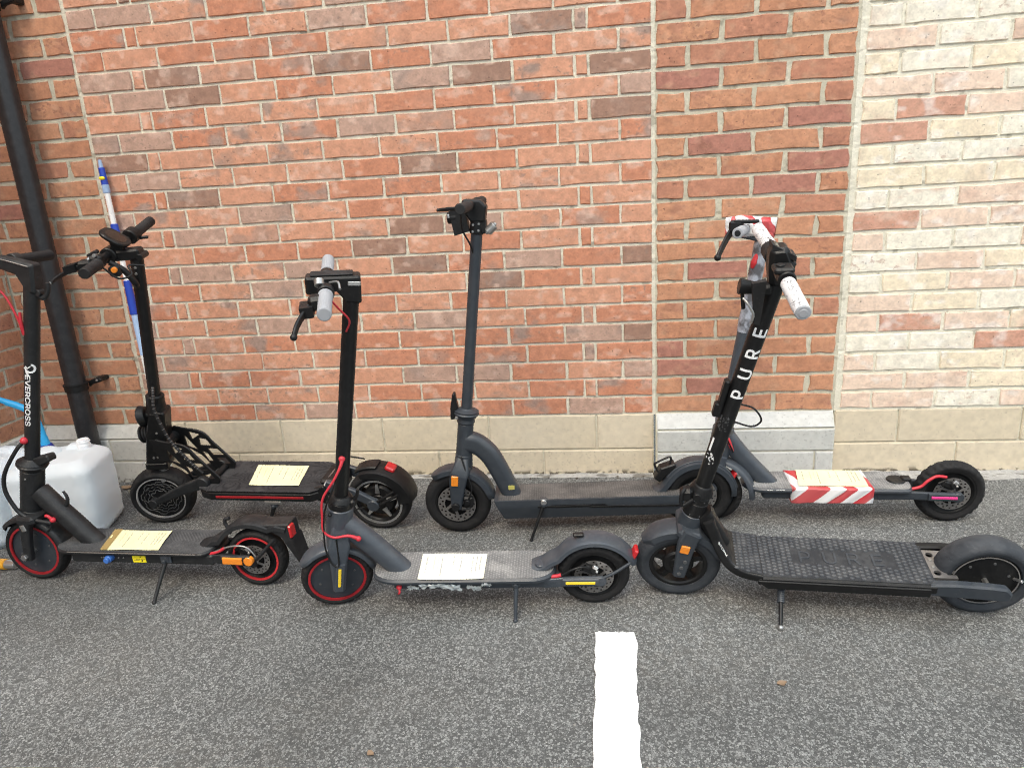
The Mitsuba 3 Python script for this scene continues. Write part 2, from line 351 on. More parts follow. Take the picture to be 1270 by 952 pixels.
# ---------------------------------------------------------------- ground
def sheet(x0, x1, y0, y1, z): return tm([(x0, y0, z), (x1, y0, z), (x1, y1, z), (x0, y1, z)], [(0, 1, 2), (0, 2, 3)])
scene['asphalt_ground'] = mikit.ply(sheet(-60, 60, -60, 60, 0), 'mat_asphalt')
labels['asphalt_ground'] = {'label': 'grey speckled asphalt of the parking bay in front of the brick wall', 'kind': 'structure'}
rng = np.random.RandomState(11)
# painted bay line: ragged edges, real 4 mm thickness
def ragged_line():
    n = 150; t = np.linspace(0, 1, n)
    A, B = V(-.236, -1.068), V(-.262, -3.1); w0, w1 = .104, .094
    base = A + (B - A) * t[:, None]; L, R = base.copy(), base.copy()
    R[:, 0] += w0 + (w1 - w0) * t
    jl = np.convolve(rng.normal(0, 1, n + 8), np.ones(3) / 3, 'same')[4:-4]; jr = np.convolve(rng.normal(0, 1, n + 8), np.ones(3) / 3, 'same')[4:-4]
    L[:, 0] += jl * .0034; R[:, 0] += jr * .0036 + .0012 * np.sin(t * 40)
    top = [(x, A[1] + .003 * math.sin(x * 300)) for x in np.linspace(L[0, 0] + .004, R[0, 0] - .004, 12)]
    ring = np.vstack([L[::-1], top, R])
    return bext(ring, .0002, .0042, .0012, 'xy')
scene['bay_line'] = mikit.ply(ragged_line(), 'mat_line', smooth=40)
labels['bay_line'] = {'label': 'thick white painted bay line with ragged edges on the asphalt', 'kind': 'structure'}
# loose grit
def grit():
    ms = []
    for i in range(420):
        x, y = rng.uniform(-2.4, 1.6), -abs(rng.normal(0, .75)) - .03
        if y < -2.2: continue
        r = rng.uniform(.0016, .0040); k = trimesh.creation.icosahedron(); v = k.vertices * r * rng.uniform(.6, 1.2, (12, 1)) * [1, 1, .6]
        ms.append(tm(v + [x, y, r * .3], k.faces))
    return cat(*ms)
scene['grit'] = mikit.ply(grit(), 'mat_grit')
labels['grit'] = {'label': 'loose pale grit scattered over the asphalt', 'category': 'grit', 'kind': 'stuff'}

# ---------------------------------------------------------------- walls
ZS, CO = .265, .075                                     # top of the plinth, brick course
def brick_mesh(x0, x1, z0, z1, rs, rag, d=.03, proud=.0):
    """front outline of ten points, worn corners, chamfer, sides; local (x, out, z): out negative = towards the viewer"""
    w = x1 - x0; xs = [0, .34, .67, 1]
    P = [(x0 + w * t, z0) for t in xs] + [(x1, (z0 + z1) / 2)] + [(x0 + w * t, z1) for t in xs[::-1]] + [(x0, (z0 + z1) / 2)]
    P = np.array(P) + rs.normal(0, rag, (10, 2)) * [1, .8]
    c = P.mean(0); ins = P + (c - P) / np.linalg.norm(P - c, axis=1, keepdims=True) * rs.uniform(.0022, .0042, (10, 1)) * [1, 1]
    y0 = proud + rs.normal(0, .0006); tilt = rs.normal(0, .0008)
    yf = y0 - .0045 + tilt * (ins[:, 0] - c[0]) / w
    a = np.column_stack([ins[:, 0], yf, ins[:, 1]]); b = np.column_stack([P[:, 0], np.full(10, y0 - .0012), P[:, 1]]); e = np.column_stack([P[:, 0], np.full(10, d), P[:, 1]])
    v = np.vstack([a, b, e, [[c[0], y0 - .0048, c[1]]]]); f = []
    for j in range(10):
        k = (j + 1) % 10; f += [(30, j, k), (j, 10 + j, 10 + k), (j, 10 + k, k), (10 + j, 20 + j, 20 + k), (10 + j, 20 + k, 10 + k)]
    m = tm(v, f)
    if m.face_normals[0][1] > 0: m.invert()
    return m

def build_wall(key, label, joints, zoff, mat, seed, M, x0, x1, rag, tone, mort, joint=.010, bed=.011, rows=25, top=38):
    """joints(row) -> brick joint centres along the wall, first to last"""
    t = thing(key, label, 'wall'); rs = np.random.RandomState(seed)
    def emit(m, u):
        uv = np.tile(u, (len(m.vertices), 1)); return m, uv
    rest = []; restuv = []
    for r in range(top):
        js = joints(r)
        for a, b in zip(js[:-1], js[1:]):
            jj = joint * rs.uniform(.8, 1.2); m = brick_mesh(a + jj / 2, b - jj / 2, ZS + zoff + CO * r + bed / 2, ZS + zoff + CO * (r + 1) - bed / 2, rs, rag)
            m, uv = emit(m, (tone(rs), rs.rand()))
            if r < rows: put(t + '__brick', m, mat, False, M, uv)
            else: rest.append(m); restuv.append(uv)
    put(t + '__upper_bricks', cat(*rest), mat, False, M, np.vstack(restuv), label='courses of brick above the frame', kind='stuff')
    n = 40; zt = ZS + CO * top + .02
    m = trimesh.creation.box((x1 - x0, .03, zt - ZS + .004)); m = tm(np.array(m.vertices) + [(x0 + x1) / 2, .0165, (zt + ZS) / 2 - .002], m.faces)
    put(t + '__mortar', m, 'mat_mortar', False, M, np.tile((mort, .5), (len(m.vertices), 1)))
    return t
def stones(t, rows, M, seed, grey):
    """rows: list of (z0, z1, [joint xs], y_front_bottom, y_front_top)"""
    rs = np.random.RandomState(seed)
    for z0, z1, js, yb, yt in rows:
        for a, b in zip(js[:-1], js[1:]):
            g = .0035; h = .004
            x0, x1, za, zb = a + g, b - g, z0 + g, z1 - g * .6
            fr = np.array([(x0 + h, yb - h, za + h), (x1 - h, yb - h, za + h), (x1 - h, yt - h, zb - h), (x0 + h, yt - h, zb - h)])
            md = np.array([(x0, yb, za), (x1, yb, za), (x1, yt, zb), (x0, yt, zb)]) + rs.normal(0, .0006, (4, 3))
            bk = md.copy(); bk[:, 1] = .03; v = np.vstack([fr, md, bk]); f = [(0, 1, 2), (0, 2, 3)]
            for j in range(4):
                k = (j + 1) % 4; f += [(j, 4 + j, 4 + k), (j, 4 + k, k), (4 + j, 8 + j, 8 + k), (4 + j, 8 + k, 4 + k)]
            f += [(8, 11, 10), (8, 10, 9)]
            m = outward(tm(v, f)); put(t + '__plinth_stone', m, 'mat_stone', False, M, np.tile((grey, rs.rand()), (len(v), 1)))
    xs = [x for r in rows for x in r[2]]
    for z0, z1, js, yb, yt in rows:
        x0, x1 = js[0] + .001, js[-1] - .001; q = .0035
        v = [(x0, yb + q, z0), (x1, yb + q, z0), (x1, yt + q, z1), (x0, yt + q, z1), (x0, .03, z0), (x1, .03, z0), (x1, .03, z1), (x0, .03, z1)]
        m = hull(v); put(t + '__plinth_joint', m, 'mat_mortar', False, M, np.tile((.25, .5), (len(m.vertices), 1)))

def t_red(rs): return rs.choice([rs.uniform(0, .28), rs.uniform(.42, .56), rs.uniform(.68, .82), rs.uniform(.92, 1)], p=[.40, .36, .15, .09])
def t_or(rs): return rs.choice([rs.uniform(0, .3), rs.uniform(.4, .56), rs.uniform(.66, .8), rs.uniform(.9, 1)], p=[.40, .36, .17, .07])
def t_buff(rs): return rs.choice([rs.uniform(0, .28), rs.uniform(.42, .56), rs.uniform(.68, .8), rs.uniform(.92, 1)], p=[.30, .30, .26, .14])
I4 = np.eye(4)
W = 2.193
def j_mid(r):
    if r % 2 == 0: return [-W, -W + .225, -W + .275] + [-.118 - .225 * k for k in range(7, -1, -1)] + [0]
    return [-W, -W + .118] + [-.273 - .225 * k for k in range(7, -1, -1)] + [-.225, 0]
tm_ = build_wall('brick_wall', 'long middle bay of mixed red and mauve brick behind the scooters, with buff stone plinth', j_mid, 0, 'mat_brick_red', 3, I4, -W - .02, .008, .0011, t_red, 0.0)
stones(tm_, [(.113, ZS, [-2.18, -2.03, -1.586, -1.133, -.676, -.23, .002], .0, .0), (-.03, .113, [-2.18, -1.80, -1.345, -.898, -.452, .002], -.001, -.001)], I4, 5, 0.0)
PW = .690
def j_pier(r):
    if r % 2 == 0: return [.006, .236, .463, PW]
    return [.006, .120, .352, .582, PW]
tp = build_wall('brick_wall', 'plain orange brick pier with grey chamfered plinth, right of the long red bay', j_pier, .001, 'mat_brick_orange', 4, I4, .008, PW + .003, .0024, t_or, .8, joint=.017, bed=.013)
stones(tp, [(.205, ZS, [.008, PW], -.040, -.003), (.111, .205, [.008, PW], -.042, -.042), (-.03, .111, [.008, .617, PW], -.042, -.042)], I4, 6, 1.0)
def j_buff(r):
    s = PW + .018
    return [s + .002] + ([s + .118 + .228 * k for k in range(9)] if r % 2 == 0 else [s + .232 + .228 * k for k in range(9)])
tb = build_wall('brick_wall', 'pale whitish buff brick panel with cream mortar at the right-hand end', j_buff, .002, 'mat_brick_buff', 7, I4, PW + .003, 2.8, .0016, t_buff, -.35, joint=.011, bed=.013)
stones(tb, [(.128, ZS, [PW + .004, .932, 1.374, 1.82, 2.28, 2.75], .002, .002), (-.03, .128, [PW + .004, 1.153, 1.60, 2.05, 2.75], .002, .002)], I4, 8, 0.0)
X0 = -2.712
def j_left(r):
    if r % 2 == 0: return [X0, -2.535, -W - .118, -W - .004]
    return [X0, -2.665, -2.432, -W - .004]
tl = build_wall('brick_wall', 'narrow orange brick pier with grey plinth beside the black drainpipe', j_left, -.008, 'mat_brick_orange', 9, I4, X0 - .02, -W - .006, .0022, t_or, .8, joint=.017, bed=.013)
stones(tl, [(.200, ZS - .006, [X0, -W + .006], -.040, -.003), (.098, .200, [X0, -2.377, -W + .010], -.042, -.042), (-.03, .098, [X0, -2.55, -W + .010], -.042, -.042)], I4, 10, .85)
# return wall running towards the viewer at the left: its face looks along +x
ML = np.array([[0, -1, 0, X0], [1, 0, 0, 0], [0, 0, 1, 0], [0, 0, 0, 1.0]])   # local x -> world y, local -y(out) -> world +x
def j_ret(r): return [-(.02 + (.118 if r % 2 else .0)) - .226 * k for k in range(14, -1, -1)] + ([0.0] if r % 2 else [-.002])
tr = build_wall('brick_wall', 'orange brick return wall at the far left, running towards the viewer from the corner', j_ret, -.006, 'mat_brick_orange', 12, ML, -3.4, 0.0, .0022, t_or, .7, joint=.015, bed=.013, rows=9)
stones(tr, [(.113, ZS - .004, [-3.3, -2.85, -2.4, -1.95, -1.5, -1.05, -.60, -.15, -.0], -.02, -.012), (-.03, .113, [-3.3, -2.6, -2.15, -1.7, -1.25, -.8, -.35, -.0], -.022, -.022)], ML, 13, .85)
# concrete fillet at the foot of the wall
def fillet(x0, x1, yb, depth, seed):
    rs = np.random.RandomState(seed); n = int((x1 - x0) / .03); rings = []
    for x in np.linspace(x0, x1, n):
        d = depth * (1 + .10 * rs.normal()); h = .008 * (1 + .2 * rs.normal())
        rings.append(np.array([(x, yb, -.01), (x, yb, h), (x, yb - d * .5, h * .8), (x, yb - d, .0015), (x, yb - d, -.01)]))
    return loft(rings)
scene['concrete_edging'] = mikit.ply(cat(fillet(-2.16, .0, -.006, .026, 1), fillet(PW + .02, 2.7, -.004, .075, 2)), 'mat_concrete', smooth=50)
labels['concrete_edging'] = {'label': 'pale concrete strip along the foot of the wall', 'kind': 'structure'}

#SCOOTERS#
# ---------------------------------------------------------------- scooter kit
class Scooter:
    """frame: x from the steered wheel's contact point towards the tail, y away from the viewer, z up in the leaning plane"""
    def __init__(s, label, o, yaw, lean, rake, ax, phi=0.0):
        s.key = thing('electric_scooter', label, 'electric scooter', 'electric scooters parked in front of the wall')
        a, l = math.radians(yaw), math.radians(lean)
        ex = V(math.cos(a), math.sin(a), 0); lat = V(-math.sin(a), math.cos(a), 0)
        ey = lat * math.cos(l) + V(0, 0, 1) * math.sin(l); ez = V(0, 0, 1) * math.cos(l) - lat * math.sin(l)
        s.M = np.eye(4); s.M[:3, 0], s.M[:3, 1], s.M[:3, 2], s.M[:3, 3] = ex, ey, ez, o
        r = math.radians(rake); s.axd = V(math.sin(r), 0, math.cos(r)); s.ax0 = V(ax[0], 0, ax[1])
        s.S = np.eye(4); R = rot(s.axd, phi); s.S[:3, :3] = R; s.S[:3, 3] = s.ax0 - R @ s.ax0
    def at(s, z, y=0.0, dx=0.0):
        """point on the steering axis at height z"""
        q = s.ax0 + s.axd * ((z - s.ax0[2]) / s.axd[2]); return q + V(dx, y, 0)
    def add(s, part, mesh, mat, smooth=30, st=False, uv=None, **lab):
        return put(s.key + '__' + part, mesh, mat, smooth, s.M @ s.S if st else s.M, uv, **lab)

def tread(R, hw, depth, n, pat):
    def f(a, prof, i):
        u = prof[:, 1] / hw; top = np.clip((prof[:, 0] - (R - .014)) / .006, 0, 1)
        return -depth * top * pat(a * n / (2 * np.pi), u)
    return f
def tyre_mesh(R, hw, rin, c, n=144, depth=.0025, count=36, pat=None):
    """rounded tyre section, closed over the rim side"""
    t = np.linspace(-100, 100, 17); sec = R - rin; prof = []
    for a in np.radians(t): prof.append((R - sec * .58 + sec * .58 * math.cos(a), hw * math.sin(a) / math.sin(math.radians(90)) * 1.0))
    prof = [(max(r, rin + .006), y) for r, y in prof]
    prof += [(rin, hw * .80), (rin - .002, hw * .55), (rin - .002, -hw * .55), (rin, -hw * .80)]
    pat = pat or (lambda s, u: ((s + .5 * np.abs(u)) % 1 < .16) * (np.abs(u) > .25) + (np.abs(np.abs(u) - .28) < .06))
    return lathe(prof, c, n=n, dr_=tread(R, hw, depth, count, pat))
def chunky(s, u):                                           # blocks on the shoulders
    return (((s + .5 * (u > 0)) % 1) < .42) * (np.abs(u) > .42) + (np.abs(u) < .07)
def ring(R0, R1, y0, y1, c, n=64):
    b = min((R1 - R0), abs(y1 - y0)) * .25
    return lathe([(R0 + b, y0), (R1 - b, y0), (R1, y0 + b * (1 if y1 > y0 else -1)), (R1, y1), (R0, y1), (R0, y0 + b * (1 if y1 > y0 else -1))], c, n=n)
def rotor(R, c, y, n=16, spokes=6):
    """perforated brake disc"""
    p = Point(0, 0).buffer(R, quad_segs=20).difference(Point(0, 0).buffer(R * .64, quad_segs=14))
    hs = []
    for i in range(n):
        a = 2 * np.pi * i / n
        for q, rr in ((.90, .055), (.76, .06)):
            b = a + (.5 * 2 * np.pi / n if q < .8 else 0); hs.append(Point(R * q * math.cos(b), R * q * math.sin(b)).buffer(R * rr, quad_segs=3))
    p = p.difference(unary_union(hs))
    sp = [LineString([(R * .22 * math.cos(a), R * .22 * math.sin(a)), (R * .68 * math.cos(a + .5), R * .68 * math.sin(a + .5))]).buffer(R * .07) for a in np.arange(spokes) * 2 * np.pi / spokes]
    p = unary_union([p, Point(0, 0).buffer(R * .28)] + sp)
    m = plate(p, y - .001, y + .001); return tm(np.array(m.vertices) + [c[0], 0, c[2]], m.faces)

def wheel(s, c, R, hw, rin, st, kind, mat='mat_tyre', pat=None, depth=.0025, count=36, ringmat=None, face='mat_black', discR=None, dy=-1):
    c = V(*c); w = s.key + '__' + numbered('wheel', {k[len(s.key) + 2:]: 1 for k in PARTS if k.startswith(s.key + '__')})
    nm = w[len(s.key) + 2:]
    # rim, which carries the part's own key
    if kind == 'hub':
        prof = [(.0001, -hw * .62), (rin * .30, -hw * .66), (rin * .52, -hw * .60), (rin * .80, -hw * .54), (rin * .97, -hw * .58), (rin, -hw * .45), (rin, hw * .45), (rin * .97, hw * .58), (rin * .8, hw * .54), (rin * .52, hw * .6), (.0001, hw * .62)]
        s.add(nm, lathe(prof, c, closed=True, n=72), face, 25, st)
        for i in range(6):
            a = 2 * np.pi * (i + .25) / 6; q = c + V(rin * .66 * math.cos(a), -hw * .56, rin * .66 * math.sin(a))
            s.add(nm + '__bolt', cyl(q + V(0, .003, 0), q - V(0, .0025, 0), rin * .045, sides=10), 'mat_faint', 30, st)
    elif kind == 'spoke':
        m = [ring(rin * .84, rin + .003, -hw * .70, hw * .70, c), cyl(c - V(0, hw * .75, 0), c + V(0, hw * .75, 0), rin * .30)]
        for i in range(5):
            a = 2 * np.pi * (i + .2) / 5; d = V(math.cos(a), 0, math.sin(a)); e = V(-math.sin(a), 0, math.cos(a)); P = []
            for q, wd in ((rin * .24, rin * .15), (rin * .88, rin * .09)):
                for sg in (-1, 1):
                    for yy in (-.35, .35): P.append(c + d * q + e * sg * wd + V(0, yy * hw, 0))
            m.append(hull(P))
        s.add(nm, cat(*m), face, 25, st)
    else:                                                   # dished rim
        prof = [(rin * .30, -hw * .30), (rin * .62, -hw * .12), (rin * .82, -hw * .28), (rin * .92, -hw * .68), (rin + .002, -hw * .72), (rin + .002, hw * .72), (rin * .92, hw * .68), (rin * .82, hw * .28), (rin * .62, hw * .12), (rin * .30, hw * .30)]
        s.add(nm, cat(lathe(prof, c), cyl(c - V(0, hw * .8, 0), c + V(0, hw * .8, 0), rin * .31)), face, 25, st)
    s.add(nm + '__tyre', tyre_mesh(R, hw, rin, c, depth=depth, count=count, pat=pat), mat, 40, st)
    if ringmat: s.add(nm + '__rim_ring', ring(rin * .945, rin * 1.03, -hw * .62, -hw * .90, c), ringmat, 30, st)
    if discR: s.add(nm + '__brake_disc', rotor(discR, c, dy * hw * 1.02), 'mat_disc', False, st)
    s.add(nm + '__axle_nut', cyl(c - V(0, hw * 1.75, 0), c + V(0, hw * 1.75, 0), .0075, sides=6), 'mat_steel', 20, st)
    return nm

def leg(P, w, t, y, r=.006, y_top=None):
    """fork leg: path in xz at lateral y, widths w along the path, thickness t; y_top draws its upper end in towards the head tube"""
    P = np.asarray(P, float); Q = smooth2(P, 5) if len(P) > 2 else P
    ws = lambda u: float(np.interp(u, np.linspace(0, 1, len(w)), w))
    if y_top is None: return sweep_xz(Q, lambda u: rrect(ws(u), t, r), y)
    return sweep_xz(Q, lambda u: rrect(ws(u), t, r) + [0, (y_top - y) * max(0, 1 - u / .45) ** 1.5], y)
def grip_pair(s, x, z, y0, y1, r, mat, st=True, dz=0.0, dx=0.0, only=None, tag=None, flange=True):
    for sg in (-1, 1):
        if only and sg != only: continue
        p0 = V(x + dx * sg * y0, sg * y0, z + dz * sg * y0); p1 = V(x + dx * sg * y1, sg * y1, z + dz * sg * y1); d = unit(p1 - p0); L = np.linalg.norm(p1 - p0)
        e1 = unit(np.cross(d, V(1, 0, 0))); e2 = np.cross(d, e1); a = np.arange(24) * 2 * np.pi / 24; rings = []
        st_ = [(0, r * .7), (.002, r * 1.12), (.010, r * 1.12), (.012, r)] if flange else [(0, r * .8), (.003, r)]
        n = 9
        for i in range(n):
            t0 = .016 + (L - .026) * i / n; st_ += [(t0, r), (t0 + (L - .026) / n * .8, r), (t0 + (L - .026) / n * .9, r * .955)]
        st_ += [(L - .008, r * 1.02), (L - .002, r * 1.0), (L, r * .86)]
        s.add('grip', loft([p0 + d * t + q * (np.cos(a)[:, None] * e1 + np.sin(a)[:, None] * e2) for t, q in st_]), mat, 30, st, **(tag or {}))
def lever(s, P, w=.013, t=.007, name='brake_lever', st=True, mat='mat_black'):
    P = smooth_path(P, 6); n = len(P); rings = []
    for i, (p, (e1, e2)) in enumerate(zip(P, frames(P))):
        u = i / (n - 1); k = w * (1.15 - .35 * u) * (1 if u < .93 else .8); q = rrect(t, k, t * .45, 3)
        up = V(0, 0, 1); dirn = unit(np.gradient(P, axis=0)[i]); b = unit(up - dirn * (up @ dirn)); a = np.cross(dirn, b)
        rings.append(p + q[:, :1] * a + q[:, 1:] * b)
    s.add(name, cat(loft(rings), ball(P[-1], w * .48, sub=1)), mat, 40, st)
def deck_plan(x0, x1, hw, nose, tail, hw0=None):
    """plan outline with rounded ends: nose, tail = length of the rounding"""
    up = []
    for t in np.linspace(0, math.pi / 2, 9): up.append((x0 + nose * (1 - math.sin(t)), hw * (math.cos(t) ** .75 if t < math.pi / 2 - 1e-6 else 0)))
    up = up[::-1]; P = []
    for x, y in up: P.append((x, y))
    for t in np.linspace(0, math.pi / 2, 9)[::-1]: P.append((x1 - tail * (1 - math.sin(t)), hw * (math.cos(t) ** .75 if t < math.pi / 2 - 1e-6 else 0)))
    P = [(x0 + nose * (1 - math.cos(t)), hw * math.sin(t) ** .7 if t > 0 else 0) for t in np.linspace(0, math.pi / 2, 9)]
    P += [(x1 - tail * (1 - math.cos(t)), hw * math.sin(t) ** .7 if t > 0 else 0) for t in np.linspace(math.pi / 2, 0, 9)]
    P = np.array(P); low = P[1:-1][::-1] * [1, -1]
    return np.vstack([P, low])[::-1]
def deck_mat(s, ring_, z, mat, name='grip_mat', h=.0025):
    m = bext(ring_, z, z + h, .0008, 'xy'); uv = np.array(m.vertices)[:, :2].copy()
    return s.add(name, m, mat, False, uv=uv)
def on_tube(m, s, z0, up, r, off=.0004, ang=0.0):
    """wrap flat lettering (x along, y across) round a steering tube, read upwards (up=1) or downwards (-1)"""
    v = np.asarray(m.vertices); base = s.at(z0); a = s.axd * up; xp = unit(np.cross(V(0, 1, 0), s.axd)) # rearward, square to the axis
    across = -xp if up > 0 else xp
    th = v[:, 1] / r + ang * (1 if up < 0 else -1); rr = (r + off + v[:, 2])[:, None]
    w = base + v[:, :1] * a + rr * (np.sin(th)[:, None] * across - np.cos(th)[:, None] * V(0, 1, 0))
    return outward(tm(w, m.faces))
def refine(m, L):
    v, f = trimesh.remesh.subdivide_to_size(m.vertices, m.faces, L); return tm(v, f)
def paper(M, corners, z, label, seed, fold=.003, mat='mat_paper'):
    """a single sheet of paper lying on a deck; corners a, b along the far edge, c, d back along the near edge"""
    a, b, c, d = [V(*q) for q in corners]; n1, n2 = 15, 9; rs = np.random.RandomState(seed); v = []; uv = []
    ph = rs.uniform(0, 6, 4)
    for j in range(n2):
        for i in range(n1):
            u, w = i / (n1 - 1), j / (n2 - 1); q = (a * (1 - u) + b * u) * (1 - w) + (d * (1 - u) + c * u) * w
            h = fold * (.5 + .5 * math.sin(u * 5 + ph[0]) * math.sin(w * 4 + ph[1])) + fold * .9 * max(0, abs(u - .5) - .38) / .12 * rs.uniform(.2, 1)
            v.append((q[0], q[1], z + .0007 + h)); uv.append((u, w))
    v = np.array(v); k = len(v); f = []
    for j in range(n2 - 1):
        for i in range(n1 - 1):
            p = j * n1 + i; f += [(p, p + n1, p + n1 + 1), (p, p + n1 + 1, p + 1)]
    f = np.array(f); vb = v - [0, 0, .0004]; m = tm(np.vstack([v, vb]), np.vstack([f, f[:, ::-1] + k])); uv = np.array(uv + uv)
    if m.face_normals[0][2] < 0: m = tm(m.vertices, np.asarray(m.faces)[:, ::-1])
    key = numbered('paper_notice', PARTS); labels[key] = {'label': label, 'category': 'paper', 'group': 'yellow paper notices on the decks'}
    put(key, m, mat, True, M, uv); return key
def stand(s, top, foot, r=.0065, mat='mat_black', plate_=True, kick=.02):
    top, foot = V(*top), V(*foot); d = unit(foot - top)
    m = [tube([top, top + d * .3 * np.linalg.norm(foot - top), foot], [r * 1.35, r, r * .85], sm=False), ball(foot, r * 1.1, sub=1)]
    s.add('kickstand', cat(*m), mat, 40)
    k = s.add('kickstand__pivot', cat(cbox(top + V(0, .004, .006), (.026, .02, .03), .003), cyl(top + V(0, -.014, 0), top + V(0, .012, 0), .006, sides=12)), 'mat_slate_dark', 20)
def bolt(s, q, d, r=.004, st=False, name='bolt', mat='mat_steel'):
    q, d = V(*q), unit(V(*d)); s.add(name, cyl(q - d * .003, q + d * r * .6, r, sides=10), mat, 25, st)

# ================================================================ 1: slate scooter with red wheel rings (nearest, middle)
def caliper(s, c, y, part='brake_caliper'):
    c = V(*c)
    s.add(part, cat(cbox(c + V(0, y, 0), (.042, .020, .022), .004, rot((0, 1, 0), 25)), cyl(c + V(.012, y - .018, .004), c + V(.012, y, .004), .010, sides=14), cbox(c + V(-.02, y - .004, .012), (.03, .008, .010), .002, rot((0, 1, 0), -30))), 'mat_black', 25)
    s.add(part + '__cable_clamp', cat(cbox(c + V(.016, y - .014, .014), (.016, .010, .012), .002, rot((0, 1, 0), 40)), cyl(c + V(.02, y - .020, .003), c + V(.02, y - .010, .003), .004, sides=8)), 'mat_alloy', 20)

def commuter(s, P, slate, ringmat):
    pass

s = Scooter('slate grey electric scooter with red-ringed wheel and pale grey grips, front row middle', (-1.0221, -.9456, 0), 2.5, 8, 12.2, (.0945, .4235), 16)
g1 = s
SL = 'mat_slate'
wheel(s, (.027, 0, .104), .104, .0225, .081, True, 'hub', ringmat='mat_dark_red', pat=chunky, count=30, face='mat_slate_dark')
ra = (.782, 0, .102)
wheel(s, ra, .103, .0225, .074, False, 'dish', pat=chunky, count=30, discR=.056)
s.add('fork', cat(cyl(s.at(.222), s.at(.345), .034, .037, ch=.003), cbox(s.at(.226), (.050, .074, .030), .010, rot((0, 1, 0), 12)),
    leg([(.067, .300), (.054, .235), (.044, .18), (.029, .082)], [.040, .064, .050, .036], .020, -.041, .009, -.022), leg([(.067, .300), (.054, .235), (.044, .18), (.029, .082)], [.040, .064, .050, .036], .020, .041, .009, .022)), SL, 30, True)
s.add('fork__reflector_case', sweep_xz(np.array([(.050, .180), (.029, .088)]), rrect(.026, .008, .0035), -.0545), SL, 30, True)
s.add('fork__reflector', sweep_xz(np.array([(.0455, .168), (.0335, .106)]), rrect(.0085, .004, .0018), -.0585), 'mat_yellow', 30, True)
s.add('mudguard', sweep_xz(arc((.027, .104), .116, 145, 4, 30), lambda u: guard_profile(.030 * min(1, .55 + 5 * min(u, 1 - u)), .013)), SL, 40, True)
s.add('head_tube', cat(cyl(s.at(.240), s.at(.343), .0375, .0365), cyl(s.at(.343), s.at(.346), .031)), SL, 30)
s.add('head_tube__collar', cat(cyl(s.at(.338), s.at(.366), .0345, .0335), cyl(s.at(.364), s.at(.382), .036, .030, ch=.004), cbox(s.at(.356, 0, .034), (.022, .03, .022), .005)), 'mat_black', 30)
s.add('head_tube__folding_latch', cat(cyl(s.at(.366, -.02, .012), s.at(.366, .02, .012), .006), tube([s.at(.362, -.0, .036), s.at(.378, 0, .046), s.at(.395, 0, .046)], [.006, .005, .004]), ball(s.at(.337, -.035, -.02), .006, sub=1)), 'mat_black', 30)
s.add('neck', sweep_xz(smooth2([(.078, .287), (.12, .244), (.170, .186), (.212, .135), (.236, .106)]), lambda u: rrect(.066 - .006 * u, .060, .028, 6)), SL, 40)
s.add('stem', cyl(s.at(.366), s.at(.985), .0195), 'mat_black', 30, True)
hp = s.at(.992)
s.add('handlebar_head', cat(bext(rpoly([(hp[0] + .022, hp[2] + .012), (hp[0] - .108, hp[2] + .024), (hp[0] - .112, hp[2] - .020), (hp[0] - .040, hp[2] - .020), (hp[0] - .022, hp[2] - .050), (hp[0] + .014, hp[2] - .058)], .007), -.022, .022, .005)), 'mat_black', 30, True)
s.add('handlebar_head__display', cbox(V(hp[0] - .045, 0, hp[2] + .0215), (.10, .034, .004), .0015, rot((0, 1, 0), 5)), 'mat_black_matt', 20, True)
s.add('handlebar_head__clip', cbox(V(hp[0] + .004, -.0235, hp[2] - .004), (.030, .003, .010), .001, rot((0, 1, 0), 8)), 'mat_alloy', 20, True)
bx, bz = hp[0] - .062, hp[2] - .004
s.add('handlebar', cyl((bx, -.20, bz), (bx, .20, bz), .0125), 'mat_black', 30, True)
for sg in (-1, 1): s.add('handlebar__collar', cyl((bx, sg * .050, bz), (bx, sg * .075, bz), .020), 'mat_black', 30, True)
grip_pair(s, bx, bz, .085, .212, .0158, 'mat_grey_rubber')
s.add('brake_lever_mount', cat(cbox((bx - .020, -.100, bz - .008), (.040, .038, .034), .008), hull([(bx - .060 + .03 * a, -.130 + .05 * b, bz - .034 + .026 * c) for a in (0, 1) for b in (0, 1) for c in (0, 1)])), 'mat_black', 30, True)
lever(s, [(bx - .030, -.100, bz - .010), (bx - .050, -.125, bz - .022), (bx - .066, -.165, bz - .034), (bx - .076, -.186, bz - .052)], .017, .009)
s.add('bell', cat(cyl((bx - .012, -.052, bz + .014), (bx - .012, -.040, bz + .026), .012), tube([(bx + .01, -.03, bz + .012), (bx + .03, -.045, bz + .016), (bx + .034, -.07, bz + .006)], .003)), 'mat_steel', 30, True)
s.add('brake_cable', tube([(bx + .006, -.075, bz - .012), (bx + .022, -.060, bz - .045), (bx + .040, -.040, bz - .085), s.at(.868, -.020, -.008)], .0025), 'mat_red_cable', 40, True, label='short red brake cable entering the stem')
s.add('cable_sleeve', tube([s.at(.505, -.020, .004), s.at(.488, -.032, .002), s.at(.455, -.045, -.010), (.052, -.052, .40), (.040, -.052, .34), (.036, -.052, .295), (.060, -.050, .272), (.100, -.046, .274), (.126, -.042, .262)], [.0055, .0036, .0033, .0033, .0033, .0036, .0055]), 'mat_red_cable', 40)
s.add('cable_sleeve__end_cap', cat(ball(s.at(.505, -.018, .002), .009, sub=2), ball((.127, -.041, .260), .0075, sub=2)), 'mat_red_cable', True)
s.add('motor_cable', tube([s.at(.495, -.026, .006), (.080, -.046, .42), (.050, -.050, .36), (.036, -.053, .29), (.032, -.055, .235), (.042, -.058, .19), (.058, -.056, .175), (.062, -.050, .20), (.064, -.045, .26)], .0024), 'mat_black', 40)
dk = deck_plan(.142, .676, .068, .085, .075)
